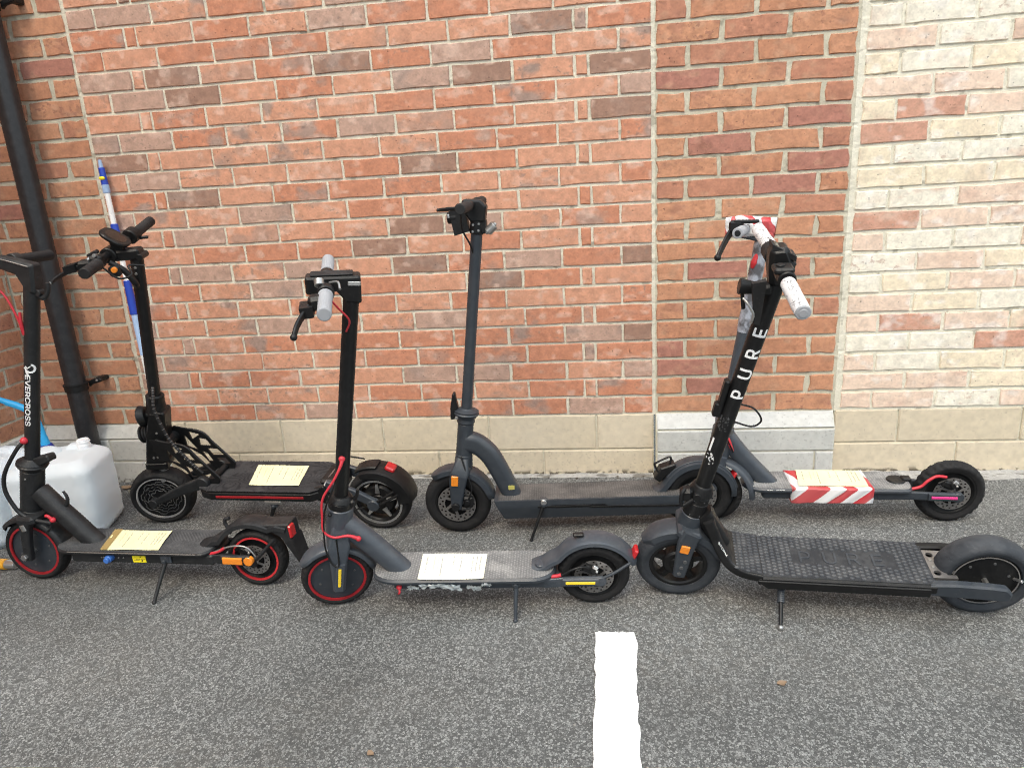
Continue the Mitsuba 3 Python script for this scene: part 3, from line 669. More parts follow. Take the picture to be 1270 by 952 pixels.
s.add('deck', cat(bext(dk, .112, .131, .006, 'xy'), bext(rpoly([(.205, -.050), (.690, -.050), (.690, .050), (.205, .050)], .012), .084, .113, .006, 'xy')), 'mat_slate_dark', 30)
deck_mat(s, inset(dk, .006), .1305, 'mat_deck_grey')
for sg in (-1, 1):
    s.add('swing_arm', cat(sweep_xz(np.array([(.64, .100), (.70, .104), (.80, .104)]), rrect(.032, .012, .005), sg * .044), cyl((.80, sg * .050, .104), (.80, sg * .038, .104), .016)), SL, 30)
s.add('swing_arm__reflector_case', sweep_xz(np.array([(.694, .1095), (.794, .1085)]), rrect(.024, .010, .0045), -.053), SL, 30)
s.add('swing_arm__reflector', sweep_xz(np.array([(.702, .109), (.784, .1085)]), rrect(.0085, .004, .0018), -.0585), 'mat_yellow', 30)
gp = np.vstack([smooth2([(.606, .136), (.632, .141), (.655, .158)], 4), arc((.784, .102), .125, 146, 19, 26)])
s.add('mudguard', sweep_xz(gp, lambda u: guard_profile(.034 * min(1, .72 + 4 * min(u, 1 - u)), .014)), SL, 40)
s.add('mudguard__hook', cbox((.742, 0, .231), (.030, .016, .010), .003), 'mat_black', 20)
s.add('mudguard__mount', cyl((.632, -.012, .134), (.632, -.012, .146), .016), SL, 30)
s.add('tail_light', cbox((.898, 0, .168), (.012, .036, .034), .005, rot((0, 1, 0), 24)), 'mat_lens_red', 30)
for sg in (-1, 1): s.add('mudguard__stay', tube([(.884, sg * .034, .158), (.835, sg * .044, .130), (.786, sg * .046, .106)], .0045), 'mat_slate_dark', 40)
caliper(s, (.770, 0, .136), -.028)
s.add('brake_hose', tube([(.655, -.040, .122), (.690, -.044, .126), (.722, -.046, .146), (.752, -.042, .152), (.772, -.038, .140)], .0035), 'mat_black', 40)
s.add('brake_hose__red_sleeve', tube([(.648, -.040, .119), (.672, -.043, .122), (.690, -.044, .127)], .0052), 'mat_red_cable', 40)
stand(s, (.562, -.058, .110), (.557, -.103, .0165), .0062, 'mat_slate_dark')
s.add('charge_port_cap', cat(ball((.224, -.054, .098), .008, sub=2), tube([(.224, -.054, .098), (.226, -.062, .088), (.222, -.060, .080)], .003)), 'mat_red_cable', True)
# crumpled clear tape hanging from the edge of the deck
def crumple(a, b, drop, seed):
    rs = np.random.RandomState(seed); n1, n2 = 16, 7; v = []
    for j in range(n2):
        for i in range(n1):
            u, w = i / (n1 - 1), j / (n2 - 1); q = a * (1 - u) + b * u
            v.append(q + V(rs.normal(0, .002), -.001 + rs.normal(0, .0030), -w * drop * (.75 + .25 * math.sin(u * 5 + seed)) + rs.normal(0, .0012)))
    v = np.array(v); f = []
    for j in range(n2 - 1):
        for i in range(n1 - 1): p = j * n1 + i; f += [(p, p + 1, p + n1 + 1), (p, p + n1 + 1, p + n1)]
    f = np.array(f); return tm(np.vstack([v, v + [0, .0006, 0]]), np.vstack([f, f[:, ::-1] + len(v)]))
s.add('loose_tape', cat(crumple(V(.290, -.068, .120), V(.405, -.068, .120), .021, 3), crumple(V(.425, -.066, .112), V(.462, -.062, .104), .014, 5), crumple(V(.255, -.066, .112), V(.285, -.066, .108), .012, 8), crumple(V(.468, -.067, .122), V(.492, -.067, .120), .012, 9)), 'mat_film', False, label='crumpled clear tape hanging from the deck edge')
paper(s.M, [(.279, .050, 0), (.473, .046, 0), (.473, -.067, 0), (.285, -.067, 0)], .1335, 'pale cream paper notice on the deck of the scooter with pale grey grips', 1, .002, 'mat_paper_cream')

# ================================================================ 2: black scooter at the left edge, lettered stem
s = Scooter('black electric scooter with white lettered stem and red-ringed wheels, cut by the left edge', (-2.1189, -.824, 0), -1.5, 1, 16.2, (.075, .325), 0)
ev = s
BK = 'mat_charcoal'
wheel(s, (.036, 0, .110), .110, .024, .087, True, 'hub', ringmat='mat_dark_red', face='mat_slate_dark')
wheel(s, (.822, 0, .098), .098, .024, .074, False, 'dish', ringmat='mat_red', discR=.050, count=40)
s.add('fork', cat(cyl(s.at(.232), s.at(.262), .036), cbox(V(.070, 0, .236), (.066, .125, .030), .010),
    leg([(.072, .235), (.060, .205)], [.040, .034], .026, -.050), leg([(.072, .235), (.060, .205)], [.040, .034], .026, .050)), BK, 30, True)
for sg in (-1, 1):
    s.add('fork__shock_leg', leg([(.064, .212), (.052, .16), (.044, .096)], [.034, .030, .026], .022, sg * .050), BK, 30, True)
    s.add('fork__shock_collar', cyl((.0665, sg * .050, .204), (.061, sg * .050, .226), .016), 'mat_steel', 30, True)
    s.add('fork__axle_nut', cyl((.040, sg * .055, .110), (.040, sg * .070, .110), .011, sides=6), 'mat_steel', 25, True)
s.add('mudguard', sweep_xz(arc((.036, .110), .127, 142, -6, 36), lambda u: guard_profile(.036 * min(1, .5 + 6 * min(u, 1 - u)), .014)), BK, 40, True)
s.add('head_tube', cat(cyl(s.at(.255), s.at(.398), .0345, .0345), cyl(s.at(.398), s.at(.420), .040, .046, ch=.006), cyl(s.at(.418), s.at(.436), .045, .028, ch=.004), bext(rpoly([(s.at(.40)[0] + .02, .402), (s.at(.40)[0] + .085, .428), (s.at(.40)[0] + .080, .450), (s.at(.40)[0] + .02, .436)], .008), -.018, .018, .004)), BK, 30)
bolt(s, s.at(.375, -.0345, .004), (0, -1, 0), .003)
s.add('neck', sweep_xz(smooth2([(.098, .318), (.145, .262), (.195, .206), (.243, .150), (.272, .117)]), lambda u: rrect(.064 - .004 * u, .058, .027, 6)), BK, 40)
s.add('neck__hook', tube([(.176, 0, .262), (.190, 0, .280), (.192, 0, .300), (.184, 0, .318)], [.008, .006, .005, .004]), BK, 40)
s.add('stem', cyl(s.at(.430), s.at(1.01), .0215), BK, 30, True)
hp = s.at(1.03)
s.add('handlebar_head', bext(rpoly([(hp[0] + .020, hp[2] + .012), (hp[0] - .09, hp[2] + .040), (hp[0] - .185, hp[2] + .046), (hp[0] - .190, hp[2] + .012), (hp[0] - .09, hp[2] + .002), (hp[0] - .046, hp[2] - .016), (hp[0] - .028, hp[2] - .060), (hp[0] - .010, hp[2] - .075), (hp[0] + .004, hp[2] - .075)], .010), -.0215, .0215, .008), BK, 30, True)
s.add('handlebar_head__trim', tube([(hp[0] + .008, -.0215, hp[2] + .006), (hp[0] - .09, -.0215, hp[2] + .034), (hp[0] - .18, -.0215, hp[2] + .040)], .0018), 'mat_steel', 40, True)
bx, bz = hp[0] - .120, hp[2] + .018
s.add('handlebar', cyl((bx, -.20, bz), (bx, .20, bz), .0125), BK, 30, True)
s.add('handlebar__throttle', cat(cyl((bx, .060, bz), (bx, .090, bz), .022), cbox((bx + .02, .075, bz - .012), (.03, .014, .010), .003)), BK, 30, True)
grip_pair(s, bx, bz, .085, .215, .0165, 'mat_black_matt')
s.add('hook', tube([s.at(.965, 0, .016), s.at(.945, 0, .030), s.at(.945, 0, .046), s.at(.965, 0, .054), s.at(.985, 0, .052)], [.009, .008, .007, .006]), BK, 40, True)
s.add('hook__knob', cyl(s.at(.958, -.012, .026), s.at(.958, .012, .026), .010), BK, 30, True)
s.add('brake_cable', tube([(bx - .06, -.02, bz - .012), (bx - .02, -.03, bz - .035), (bx + .03, -.028, bz - .085), (bx + .050, -.024, bz - .15), s.at(.845, -.018, -.014)], .0032), 'mat_red_cable', 40, True)
s.add('brake_cable__sleeve', tube([s.at(.905, -.021, -.022), s.at(.868, -.020, -.018), s.at(.838, -.015, -.012)], [.0036, .0055, .0062]), 'mat_red_cable', 40, True)
s.add('cable_loop', tube([s.at(.500, -.024, -.010), s.at(.470, -.040, -.026), (.040, -.048, .40), (.024, -.048, .34), (.040, -.046, .28), (.060, -.044, .252), (.098, -.044, .236), (.150, -.040, .224)], .0062, n=10), BK, 40)
s.add('cable_loop__cap', cat(ball(s.at(.502, -.024, -.008), .0115, sub=2)), 'mat_red_cable', True)
s.add('neck__red_clip', cat(ball((.152, -.034, .232), .009, sub=2), tube([(.152, -.034, .232), (.140, -.036, .246), (.130, -.035, .247)], .005)), 'mat_red_cable', True)
s.add('neck__cable', tube([(.150, -.036, .226), (.138, -.038, .205), (.122, -.036, .190)], .003), BK, 40)
dk = deck_plan(.142, .702, .077, .075, .040)
s.add('deck', cat(bext(dk, .132, .144, .004, 'xy'), bext(rpoly([(.205, -.060), (.705, -.060), (.705, .060), (.205, .060)], .012), .094, .133, .008, 'xy')), BK, 30)
s.add('deck__edge_trim', tube([(.215, -.0775, .1425), (.40, -.078, .1425), (.66, -.077, .1425)], .0016, sides=6), 'mat_steel', 40)
deck_mat(s, inset(dk, .004), .1435, 'mat_deck_ribs')
s.add('charge_plug', cat(cyl((.352, -.050, .118), (.352, -.078, .118), .012), cyl((.352, -.076, .118), (.352, -.086, .118), .009)), 'mat_blue_plug', 30)
s.add('warning_label', cbox((.450, -.0608, .114), (.046, .0016, .026), .0004), 'mat_label_yellow', False)
def words(txts, h, lead, bold=False):
    ms = []
    for i, t in enumerate(txts):
        m = meshkit.text_mesh(t, h, .0006, bold); v = np.array(m.vertices) - [0, i * lead, 0]; ms.append(tm(v, m.faces))
    return cat(*ms)
s.add('warning_label__print', cat(cbox((.441, -.0618, .109), (.018, .0006, .0012), .0002), cbox((.455, -.0618, .114), (.030, .0006, .0012), .0002), cyl((.456, -.0614, .121), (.456, -.0622, .121), .003, sides=3), cyl((.460, -.0614, .108), (.460, -.0622, .108), .003, sides=10)), BK, False)
for xx in (.318, .326, .378, .395): bolt(s, (xx, -.060, .116), (0, -1, 0), .0025)
for sg in (-1, 1):
    s.add('swing_arm', sweep_xz(np.array([(.690, .115), (.75, .114), (.840, .104)]), rrect(.034, .014, .006), sg * .048), BK, 30)
s.add('turn_indicator', cat(sweep_xz(np.array([(.738, .121), (.830, .119)]), rrect(.032, .016, .007), -.063)), BK, 30)
s.add('turn_indicator__lens', cat(sweep_xz(np.array([(.744, .1205), (.808, .119)]), rrect(.024, .010, .0045), -.070), cyl((.826, -.072, .118), (.826, -.056, .118), .015)), 'mat_orange', 30)
gp = np.vstack([smooth2([(.640, .148), (.668, .152), (.692, .168)], 4), arc((.822, .098), .132, 148, 62, 18), smooth2([(.900, .224), (.925, .220), (.946, .215)], 4)[1:]])
s.add('mudguard', cat(sweep_xz(gp, lambda u: guard_profile(.037 * min(1, .72 + 4 * min(u, .5)), .016)), bext(rpoly([(.840, .222), (.955, .226), (.962, .176), (.940, .150), (.925, .178), (.880, .206)], .004), -.030, .030, .004)), BK, 40)
s.add('mudguard__flap', hull([(.938, y, .165) for y in (-.034, .034)] + [(.962, y, .178) for y in (-.034, .034)] + [(.982, y, .094) for y in (-.030, .030)] + [(.974, y, .092) for y in (-.030, .030)]), 'mat_black_matt', 20)
s.add('mudguard__hook', tube([(.738, 0, .192), (.728, 0, .212), (.732, 0, .226), (.746, 0, .229)], .006), BK, 40)
for sg in (-1, 1): s.add('mudguard__stay', tube([(.905, sg * .036, .178), (.860, sg * .046, .132), (.826, sg * .048, .102)], .006), BK, 40)
s.add('tail_light', cat(bext(rpoly([(.952, .222), (.963, .220), (.966, .184), (.956, .178)], .003), -.034, -.004, .003)), 'mat_lens_red', 30)
caliper(s, (.800, 0, .132), -.030)
s.add('brake_hose', tube([(.700, -.050, .135), (.735, -.052, .150), (.775, -.050, .160), (.815, -.048, .155), (.838, -.046, .125), (.842, -.044, .100)], .003), 'mat_steel', 40)
s.add('brake_hose__red_sleeve', tube([(.690, -.050, .131), (.720, -.052, .140), (.744, -.052, .153)], .0048), 'mat_red_cable', 40)
stand(s, (.546, -.066, .115), (.527, -.133, .006), .0062, BK)
s.add('kickstand__plate', cbox((.546, -.064, .122), (.036, .008, .036), .003), 'mat_slate', 20)
paper(s.M, [(.290, .058, 0), (.497, .056, 0), (.525, -.062, 0), (.332, -.070, 0)], .146, 'yellow paper notice with a brown taped end, on the ribbed deck at the left edge', 2, .003)
tk = numbered('brown_tape_strip', PARTS); labels[tk] = {'label': 'strip of brown parcel tape along the left end of the notice at the left edge', 'category': 'tape'}
put(tk, bext(np.array([(.328, -.0705), (.352, -.0705), (.312, .060), (.284, .059)]), .1500, .1506, .0002, 'xy'), 'mat_brown_tape', False, s.M)
# lettering: logo hook, then the name reading down the stem
def arc_band(cx, cy, R, w, a0, a1, n=24):
    return Polygon(np.vstack([arc((cx, cy), R + w / 2, a0, a1, n), arc((cx, cy), R - w / 2, a1, a0, n)]))
tmsh = meshkit.text_mesh('EVERCROSS', .0145, .0006, True); Lx = np.ptp(np.array(tmsh.vertices)[:, 0])
tmsh = tm(np.array(tmsh.vertices) * [.170 / Lx, 1, 1], tmsh.faces); tmsh = refine(tmsh, .010)
s.add('stem__lettering', on_tube(tm(np.array(tmsh.vertices) + [0, -.0045, 0], tmsh.faces), s, .716, -1, .0215), 'mat_white', False, True, label='white lettering EVERCROSS down the stem')
lg = unary_union([arc_band(0, 0, .0125, .006, 170, -60, 20), LineString([(.004, -.013), (.014, -.010), (.024, -.004)]).buffer(.0028), LineString([(-.006, .000), (.001, -.008), (-.004, -.012), (.004, -.019)]).buffer(.0016)])
lm = refine(plate(lg, 0, .0006, 'xy'), .006)
s.add('stem__emblem', on_tube(tm(np.array(lm.vertices) + [0, .010, 0], lm.faces), s, .736, -1, .0215), 'mat_white', False, True)

# ================================================================ 3: black off-road scooter behind, left
s = Scooter('heavy black electric scooter with fat tyres and pierced side plates, leaning by the black drainpipe', (-1.9175, -.4028, 0), -2.8, 8, 10.6, (.139, .630), 14)
ku = s
BK = 'mat_black'
wheel(s, (.030, 0, .118), .118, .038, .088, True, 'hub', count=34, depth=.003, face=BK)
def zigrings():
    ms = []
    for k, R0 in enumerate((.034, .046, .058, .070)):
        P = []
        for i in range(97):
            a = 2 * np.pi * i / 96; q = R0 + .0035 * math.copysign(1, math.sin(a * 8 + k)) * min(1, abs(math.sin(a * 8 + k)) * 4); P.append((.030 + q * math.cos(a), -.0275, .118 + q * math.sin(a)))
        ms.append(tube(P, .0011, 5, sm=False))
    return cat(*ms)
s.add('wheel__hub_tracery', zigrings(), plain((.13, .13, .13), .4), 40, True)
s.add('wheel__rim_edge', ring(.0855, .0915, -.024, -.032, V(.030, 0, .118)), plain((.33, .32, .31), .35), 30, True)
s.add('wheel__hub_crescent', cat(*[tube([(.030 + .052 * math.cos(a), -.030, .118 + .052 * math.sin(a)), (.030 + .058 * math.cos(a - .12), -.031, .118 + .058 * math.sin(a - .12))], .004, 6, sm=False) for a in np.radians(np.linspace(20, 165, 8))]), 'mat_black', 40, True)
rc = V(.907, 0, .118)
wheel(s, rc, .118, .037, .088, False, 'spoke', count=34, depth=.003, face=BK)
s.add('wheel_001__rim_edge', ring(.084, .0915, -.026, -.032, rc), 'mat_alloy', 30)
s.add('wheel_001__motor', cyl(rc - V(0, .020, 0), rc + V(0, .02, 0), .062), BK, 30)
for a in 2 * np.pi * (np.arange(5) + .2) / 5:
    s.add('wheel_001__spoke_face', hull([rc + V(q * math.cos(a) - e * math.sin(a), yy, q * math.sin(a) + e * math.cos(a)) for q, ee in ((.034, .009), (.072, .004)) for e in (-ee, ee) for yy in (-.0215, -.0275)]), 'mat_alloy', False)
for sg in (-1, 1):
    s.add('swing_arm', cat(leg([(.262, .212), (.16, .176), (.040, .122)], [.046, .036, .024], .020, sg * .066), cyl((.262, sg * .052, .212), (.262, sg * .080, .212), .026), cyl((.034, sg * .054, .120), (.034, sg * .080, .120), .018)), 'mat_charcoal', 30)
s.add('fork_block', cat(bext(rpoly([(.020, .268), (.086, .262), (.106, .300), (.150, .478), (.094, .482), (.060, .40)], .010), -.036, .036, .005), cbox((.058, 0, .262), (.080, .076, .030), .005, rot((0, 1, 0), 6)), cyl(s.at(.470), s.at(.520), .036, .030), cyl(s.at(.512), s.at(.540), .031, ch=.004)), BK, 30, True)
for q in ((.060, .300), (.075, .300), (.075, .340), (.090, .372), (.100, .400)): bolt(s, (q[0], -.036, q[1]), (0, -1, 0), .0042, True)
s.add('shock', cat(cyl((.058, 0, .200), (.064, 0, .255), .017), cyl((.064, -.035, .2), (.064, .035, .2), .010)), 'mat_alloy', 30, True)
s.add('headlight', cat(cyl((.072, 0, .460), (.046, 0, .457), .034, .040), cyl((.098, 0, .462), (.066, 0, .459), .014)), BK, 30, True)
s.add('horn', cat(*[cyl((.070 - .011 * i, 0, .385), (.062 - .011 * i, 0, .384), .031 + .002 * (i % 2)) for i in range(4)], cyl((.09, 0, .387), (.026, 0, .384), .022)), 'mat_black_matt', 30, True)
pl = Polygon([(.090, .385), (.151, .374), (.224, .359), (.262, .312), (.330, .226), (.318, .200), (.245, .200), (.200, .262), (.160, .290), (.110, .300)])
win = [Polygon(q).buffer(.0015) for q in ([(.173, .360), (.211, .350), (.178, .330)], [(.208, .333), (.234, .329), (.249, .303), (.206, .304)], [(.232, .289), (.270, .288), (.291, .263), (.246, .262)], [(.262, .248), (.294, .249), (.308, .228), (.270, .226)], [(.150, .345), (.166, .322), (.190, .285), (.150, .300)], [(.205, .278), (.226, .268), (.240, .236), (.222, .236)])]
for y in (-.058, .052):
    s.add('side_plate', plate(pl.difference(unary_union(win)).buffer(0), y - .003, y + .003), BK, False)
    s.add('side_plate__rim', tube([(.115, y, .382), (.151, y, .374), (.224, y, .359), (.262, y, .312), (.331, y, .226)], .0042, n=4), BK, 40)
s.add('cross_bar', cyl((.110, -.055, .345), (.110, .052, .345), .022), BK, 30)
s.add('cross_bar', cyl((.285, -.055, .212), (.285, .052, .212), .012), BK, 30)
s.add('stem', cyl(s.at(.520), s.at(1.035), .0205), BK, 30, True)
for zz in (.985, 1.005): bolt(s, s.at(zz, -.0205, 0), (0, -1, 0), .0045, True)
hp = s.at(1.045)
s.add('handlebar_clamp', cat(cbox(V(hp[0] - .038, 0, hp[2] + .004), (.115, .050, .034), .006), cyl((hp[0] - .075, -.034, hp[2] + .010), (hp[0] - .075, .034, hp[2] + .010), .026), cyl((hp[0] + .018, -.028, hp[2] - .006), (hp[0] + .018, .028, hp[2] - .006), .011)), BK, 30, True)
bx, bz = hp[0] - .072, hp[2] + .012
s.add('handlebar', tube([(bx + .018, -.235, bz + .004), (bx, -.10, bz), (bx, .08, bz + .008), (bx + .034, .262, bz + .040)], .0125, 12), BK, 40, True)
grip_pair(s, bx + .004, bz, .135, .240, .0168, 'mat_black_matt', dx=-.055, only=-1)
grip_pair(s, bx + .006, bz + .006, .150, .268, .0168, 'mat_black_matt', dx=.11, dz=.13, only=1)
s.add('throttle', cat(cyl((bx + .012, .118, bz + .020), (bx + .018, .154, bz + .026), .026), cbox((bx + .046, .145, bz + .010), (.034, .012, .010), .003)), BK, 30, True)
s.add('control_pod', cat(cbox((bx - .002, -.105, bz + .002), (.040, .034, .040), .007), cbox((bx - .01, -.100, bz + .026), (.036, .020, .012), .003, rot((0, 1, 0), -20))), BK, 30, True)
s.add('control_pod__buttons', cat(cyl((bx - .024, -.122, bz + .010), (bx - .018, -.108, bz + .014), .007), cyl((bx + .002, -.124, bz + .024), (bx + .002, -.110, bz + .022), .006)), 'mat_steel', 30, True)
s.add('switch', cat(cbox((bx + .030, -.085, bz - .040), (.034, .022, .034), .006)), BK, 30, True)
s.add('switch__button', cyl((bx + .036, -.104, bz - .032), (bx + .034, -.085, bz - .034), .009), 'mat_orange', 30, True)
s.add('brake_lever_mount', cat(cbox((bx - .030, -.120, bz - .002), (.044, .040, .030), .007), hull([(bx - .052 - .022 * a, -.150 + .034 * b - .026 * a, bz - .014 + .024 * c) for a in (0, 1) for b in (0, 1) for c in (0, 1)])), BK, 30, True)
lever(s, [(bx - .030, -.120, bz - .002), (bx - .062, -.145, bz - .006), (bx - .082, -.190, bz - .012), (bx - .090, -.228, bz - .018)], .014)
s.add('brake_lever__tip', ball((bx - .091, -.230, bz - .0185), .0055, sub=1), 'mat_steel', True, True)
dR = rot((0, 1, 0), 40); dq = rrect(.092, .086, .034, 7); dc = V(hp[0] - .048, 0, hp[2] + .060)
s.add('display', loft([dc + np.column_stack([dq * k, np.full(len(dq), h)]) @ dR.T for k, h in ((.80, -.009), (.97, -.005), (1, .002), (.95, .006))]), BK, 30, True)
s.add('display__screen', loft([dc + np.column_stack([dq * [.70, .66], np.full(len(dq), h)]) @ dR.T for h in (.003, .0066)]), plain((.020, .013, .010), .14, .6), False, True)
s.add('display__post', cbox((hp[0] - .050, 0, hp[2] + .034), (.034, .03, .05), .005), BK, 30, True)
s.add('cable_loom', cat(tube([(bx + .01, -.06, bz - .016), (bx + .045, -.055, bz - .05), (bx + .062, -.045, bz - .10), s.at(.945, -.024, -.006)], [.009, .010, .010, .006]), tube([(bx + .02, -.13, bz - .014), (bx + .05, -.12, bz - .055), (bx + .085, -.10, bz - .052), (bx + .07, -.07, bz - .03), (bx + .11, -.05, bz - .04)], .003)), BK, 40, True)
s.add('spiral_cable', tube([s.at(.580, -.022, .012), s.at(.555, -.036, .020), s.at(.50, -.052, .030), (.170, -.060, .40), (.200, -.062, .345), (.235, -.062, .29), (.27, -.062, .25)], .0055, n=10), 'mat_black_matt', 40)
s.add('spiral_cable__winding', cat(*[ring(.0050, .0061, -.0007, .0007, V(0, 0, 0), 10).apply_transform(np.vstack([np.column_stack([np.column_stack([e1, t, e2]), p]), [0, 0, 0, 1]])) for p, t, e1, e2 in [(lambda P, i: (P[i], unit(P[i + 1] - P[i - 1]), *frames(P[i - 1:i + 2])[1]))(smooth_path([s.at(.580, -.022, .012), s.at(.555, -.036, .020), s.at(.50, -.052, .030), (.170, -.060, .40), (.200, -.062, .345), (.235, -.062, .29), (.27, -.062, .25)], 10), i) for i in range(3, 56, 2)]]), 'mat_disc', 40)
dk = rpoly([(.255, -.085), (.300, -.102), (.690, -.102), (.722, -.080), (.722, .080), (.690, .102), (.300, .102), (.255, .085)], .012)
s.add('deck', cat(bext(dk, .192, .202, .003, 'xy'), bext(inset(dk, .001), .160, .193, .004, 'xy')), BK, 30)
deck_mat(s, inset(dk, .004), .2015, 'mat_deck_contour')
s.add('deck__edge_trim', tube([(.292, -.1020, .2008), (.50, -.1025, .2008), (.692, -.1018, .2008)], .0014, 6), 'mat_steel', 40)
s.add('deck__light_strip', sweep_xz(np.array([(.325, .176), (.665, .178)]), rrect(.011, .004, .002), -.1020), 'mat_dark_red', 30)
s.add('deck__tail_bracket', cat(bext(rpoly([(.700, .206), (.738, .214), (.752, .170), (.735, .140), (.700, .158)], .006), -.084, -.070, .003), bext(rpoly([(.700, .206), (.738, .214), (.752, .170), (.735, .140), (.700, .158)], .006), .070, .084, .003)), BK, 30)
s.add('deck__tail_loop', tube([(.728, -.070, .170), (.736, -.06, .212), (.738, .06, .212), (.728, .070, .170)], .004), 'mat_steel', 40)
s.add('rear_hinge', cat(cbox((.750, 0, .190), (.080, .105, .060), .008), tube([(.790, .04, .26), (.765, .04, .285), (.76, .03, .262)], .006), tube([(.775, .04, .27), (.86, .03, .262)], .003)), BK, 30)
for sg in (-1, 1):
    s.add('swing_arm', cat(leg([(.740, .205), (.83, .178), (.908, .136)], [.046, .036, .032], .020, sg * .062), cyl((.905, sg * .050, .130), (.905, sg * .076, .130), .022)), 'mat_slate_dark', 30)
    s.add('mudguard_strut', cat(tube([(.905, sg * .066, .132), (.945, sg * .066, .158), (.985, sg * .060, .182)], .005), tube([(.912, sg * .066, .122), (.955, sg * .066, .146), (1.000, sg * .060, .170)], .005)), BK, 40)
gp = arc((.907, .118), .133, 112, 4, 26)
s.add('mudguard', cat(sweep_xz(gp, lambda u: guard_profile(.048, .020 + .030 * u, .004, .006)), bext(np.vstack([arc((.907, .118), .134, 122, 84, 10), arc((.907, .118), .145, 84, 118, 10)]), -.030, .030, .004)), BK, 40)
s.add('tail_light', cbox((.966, 0, .246), (.036, .042, .018), .005, rot((0, 1, 0), 28)), 'mat_lens_red', 30)
s.add('brake_hose', tube([(.742, -.06, .17), (.765, -.07, .13), (.79, -.07, .105), (.83, -.07, .11), (.87, -.066, .12)], .003), BK, 40)
stand(s, (.540, -.092, .138), (.492, -.122, .018), .0065, BK)
s.add('kickstand__plate', cbox((.540, -.094, .153), (.066, .014, .016), .003), 'mat_steel', 20)
s.add('kickstand__foot', ball((.490, -.120, .017), .010, sub=2), 'mat_steel', True)
paper(s.M, [(.408, .072, 0), (.615, .072, 0), (.637, -.068, 0), (.442, -.066, 0)], .204, 'lemon yellow paper notice on the deck of the fat-tyred black scooter', 3, .002)

# ================================================================ 4: dark slate scooter with curved neck, middle back
s = Scooter('dark slate electric scooter with a curved neck and tall tubular stem, behind the grey-gripped one', (-.736, -.4888, 0), 3.85, 2, 7.7, (.073, .450), -3)
fl = s
SD = 'mat_slate_dark'
wheel(s, (.017, 0, .118), .118, .026, .078, True, 'dish', mat='mat_tyre', count=44, depth=.0012, discR=.067)
rc = V(.854, 0, .118)
wheel(s, rc, .118, .026, .078, False, 'dish', count=44, depth=.0012, discR=.060)
s.add('fork', cat(cyl(s.at(.232), s.at(.300), .033, .030), cbox(s.at(.246), (.056, .086, .034), .014, rot((0, 1, 0), 8)),
    leg([(.050, .290), (.041, .245), (.030, .205), (.018, .110)], [.040, .064, .060, .036], .020, -.045, .009, -.020), leg([(.050, .290), (.041, .245), (.030, .205), (.018, .110)], [.040, .064, .060, .036], .020, .045, .009, .020)), SD, 30, True)
s.add('fork__reflector', cbox((.0225, -.0570, .219), (.024, .006, .037), .002, rot((0, 1, 0), 6)), 'mat_orange', 30, True)
s.add('fork__hub_cap', cyl((.018, -.053, .122), (.018, -.066, .122), .014), BK, 30, True)
s.add('fork__caliper', cat(cbox((.062, -.042, .135), (.034, .022, .040), .005), cyl((.060, -.060, .137), (.060, -.045, .137), .009), cyl((.072, -.062, .120), (.04, -.062, .112), .003, sides=8)), BK, 30, True)
s.add('fork__brake_hose', tube([(.048, -.034, .300), (.062, -.045, .25), (.078, -.050, .19), (.066, -.052, .15)], .003), BK, 40, True)
s.add('mudguard', sweep_xz(arc((.017, .118), .134, 130, 6, 32), lambda u: guard_profile(.036 * min(1, .55 + 5 * min(u, 1 - u)), .020)), SD, 40, True)
s.add('head_tube', cat(cyl(s.at(.292), s.at(.412), .0285, .0275), cyl(s.at(.412), s.at(.432), .031, .030), cyl(s.at(.428), s.at(.452), .034, .044, ch=.005), cyl(s.at(.452), s.at(.466), .042, .026, ch=.004)), SD, 30)
s.add('folding_latch', bext(rpoly([(.018, .428), (.040, .430), (.046, .470), (.040, .520), (.032, .522), (.020, .470)], .004), -.014, .014, .004), BK, 30)
s.add('folding_latch__pin', cyl(s.at(.440, -.030, -.03), s.at(.440, .03, -.03), .006), 'mat_steel', 30)
s.add('neck', sweep_xz(smooth2([(.060, .345), (.098, .333), (.140, .293), (.172, .230), (.205, .150), (.216, .112)]), lambda u: rrect(.074 - .012 * u, .058, .024, 6)), SD, 40)
s.add('neck__sticker', sweep_xz(np.array([(.200, .176), (.222, .176)]), rrect(.016, .0012, .0004), -.0295), plain((.42, .38, .10), .5), False)
s.add('stem', cyl(s.at(.450), s.at(1.075), .0185), SD, 30, True)
s.add('stem_clamp', cat(cyl(s.at(1.040), s.at(1.085), .0225), cbox(s.at(1.062, 0, .022), (.018, .030, .042), .003)), BK, 30, True)
for zz, xx in ((1.072, .008), (1.052, .008), (1.070, -.010), (1.050, -.010)): bolt(s, s.at(zz, -.0225, xx), (0, -1, 0), .0036, True)
s.add('bell', cat(cyl(s.at(1.045, -.01, .036), s.at(1.066, -.01, .056), .014), cbox(s.at(1.056, -.01, .045), (.045, .012, .012), .003, rot((0, 1, 0), -42))), 'mat_steel', 30, True)
hp = s.at(1.118)
s.add('handlebar_head', bext(rpoly([(hp[0] - .024, hp[2] - .040), (hp[0] + .020, hp[2] - .042), (hp[0] + .028, hp[2] + .006), (hp[0] + .010, hp[2] + .026), (hp[0] - .046, hp[2] + .030), (hp[0] - .050, hp[2] + .004)], .010), -.024, .024, .006), BK, 30, True)
bx, bz = hp[0] - .018, hp[2] + .012
s.add('handlebar', cyl((bx, -.22, bz), (bx, .22, bz), .0125), BK, 30, True)
grip_pair(s, bx, bz, .095, .222, .0155, 'mat_black_matt')
s.add('brake_lever_mount', cbox((bx - .012, -.105, bz - .004), (.042, .032, .028), .006), BK, 30, True)
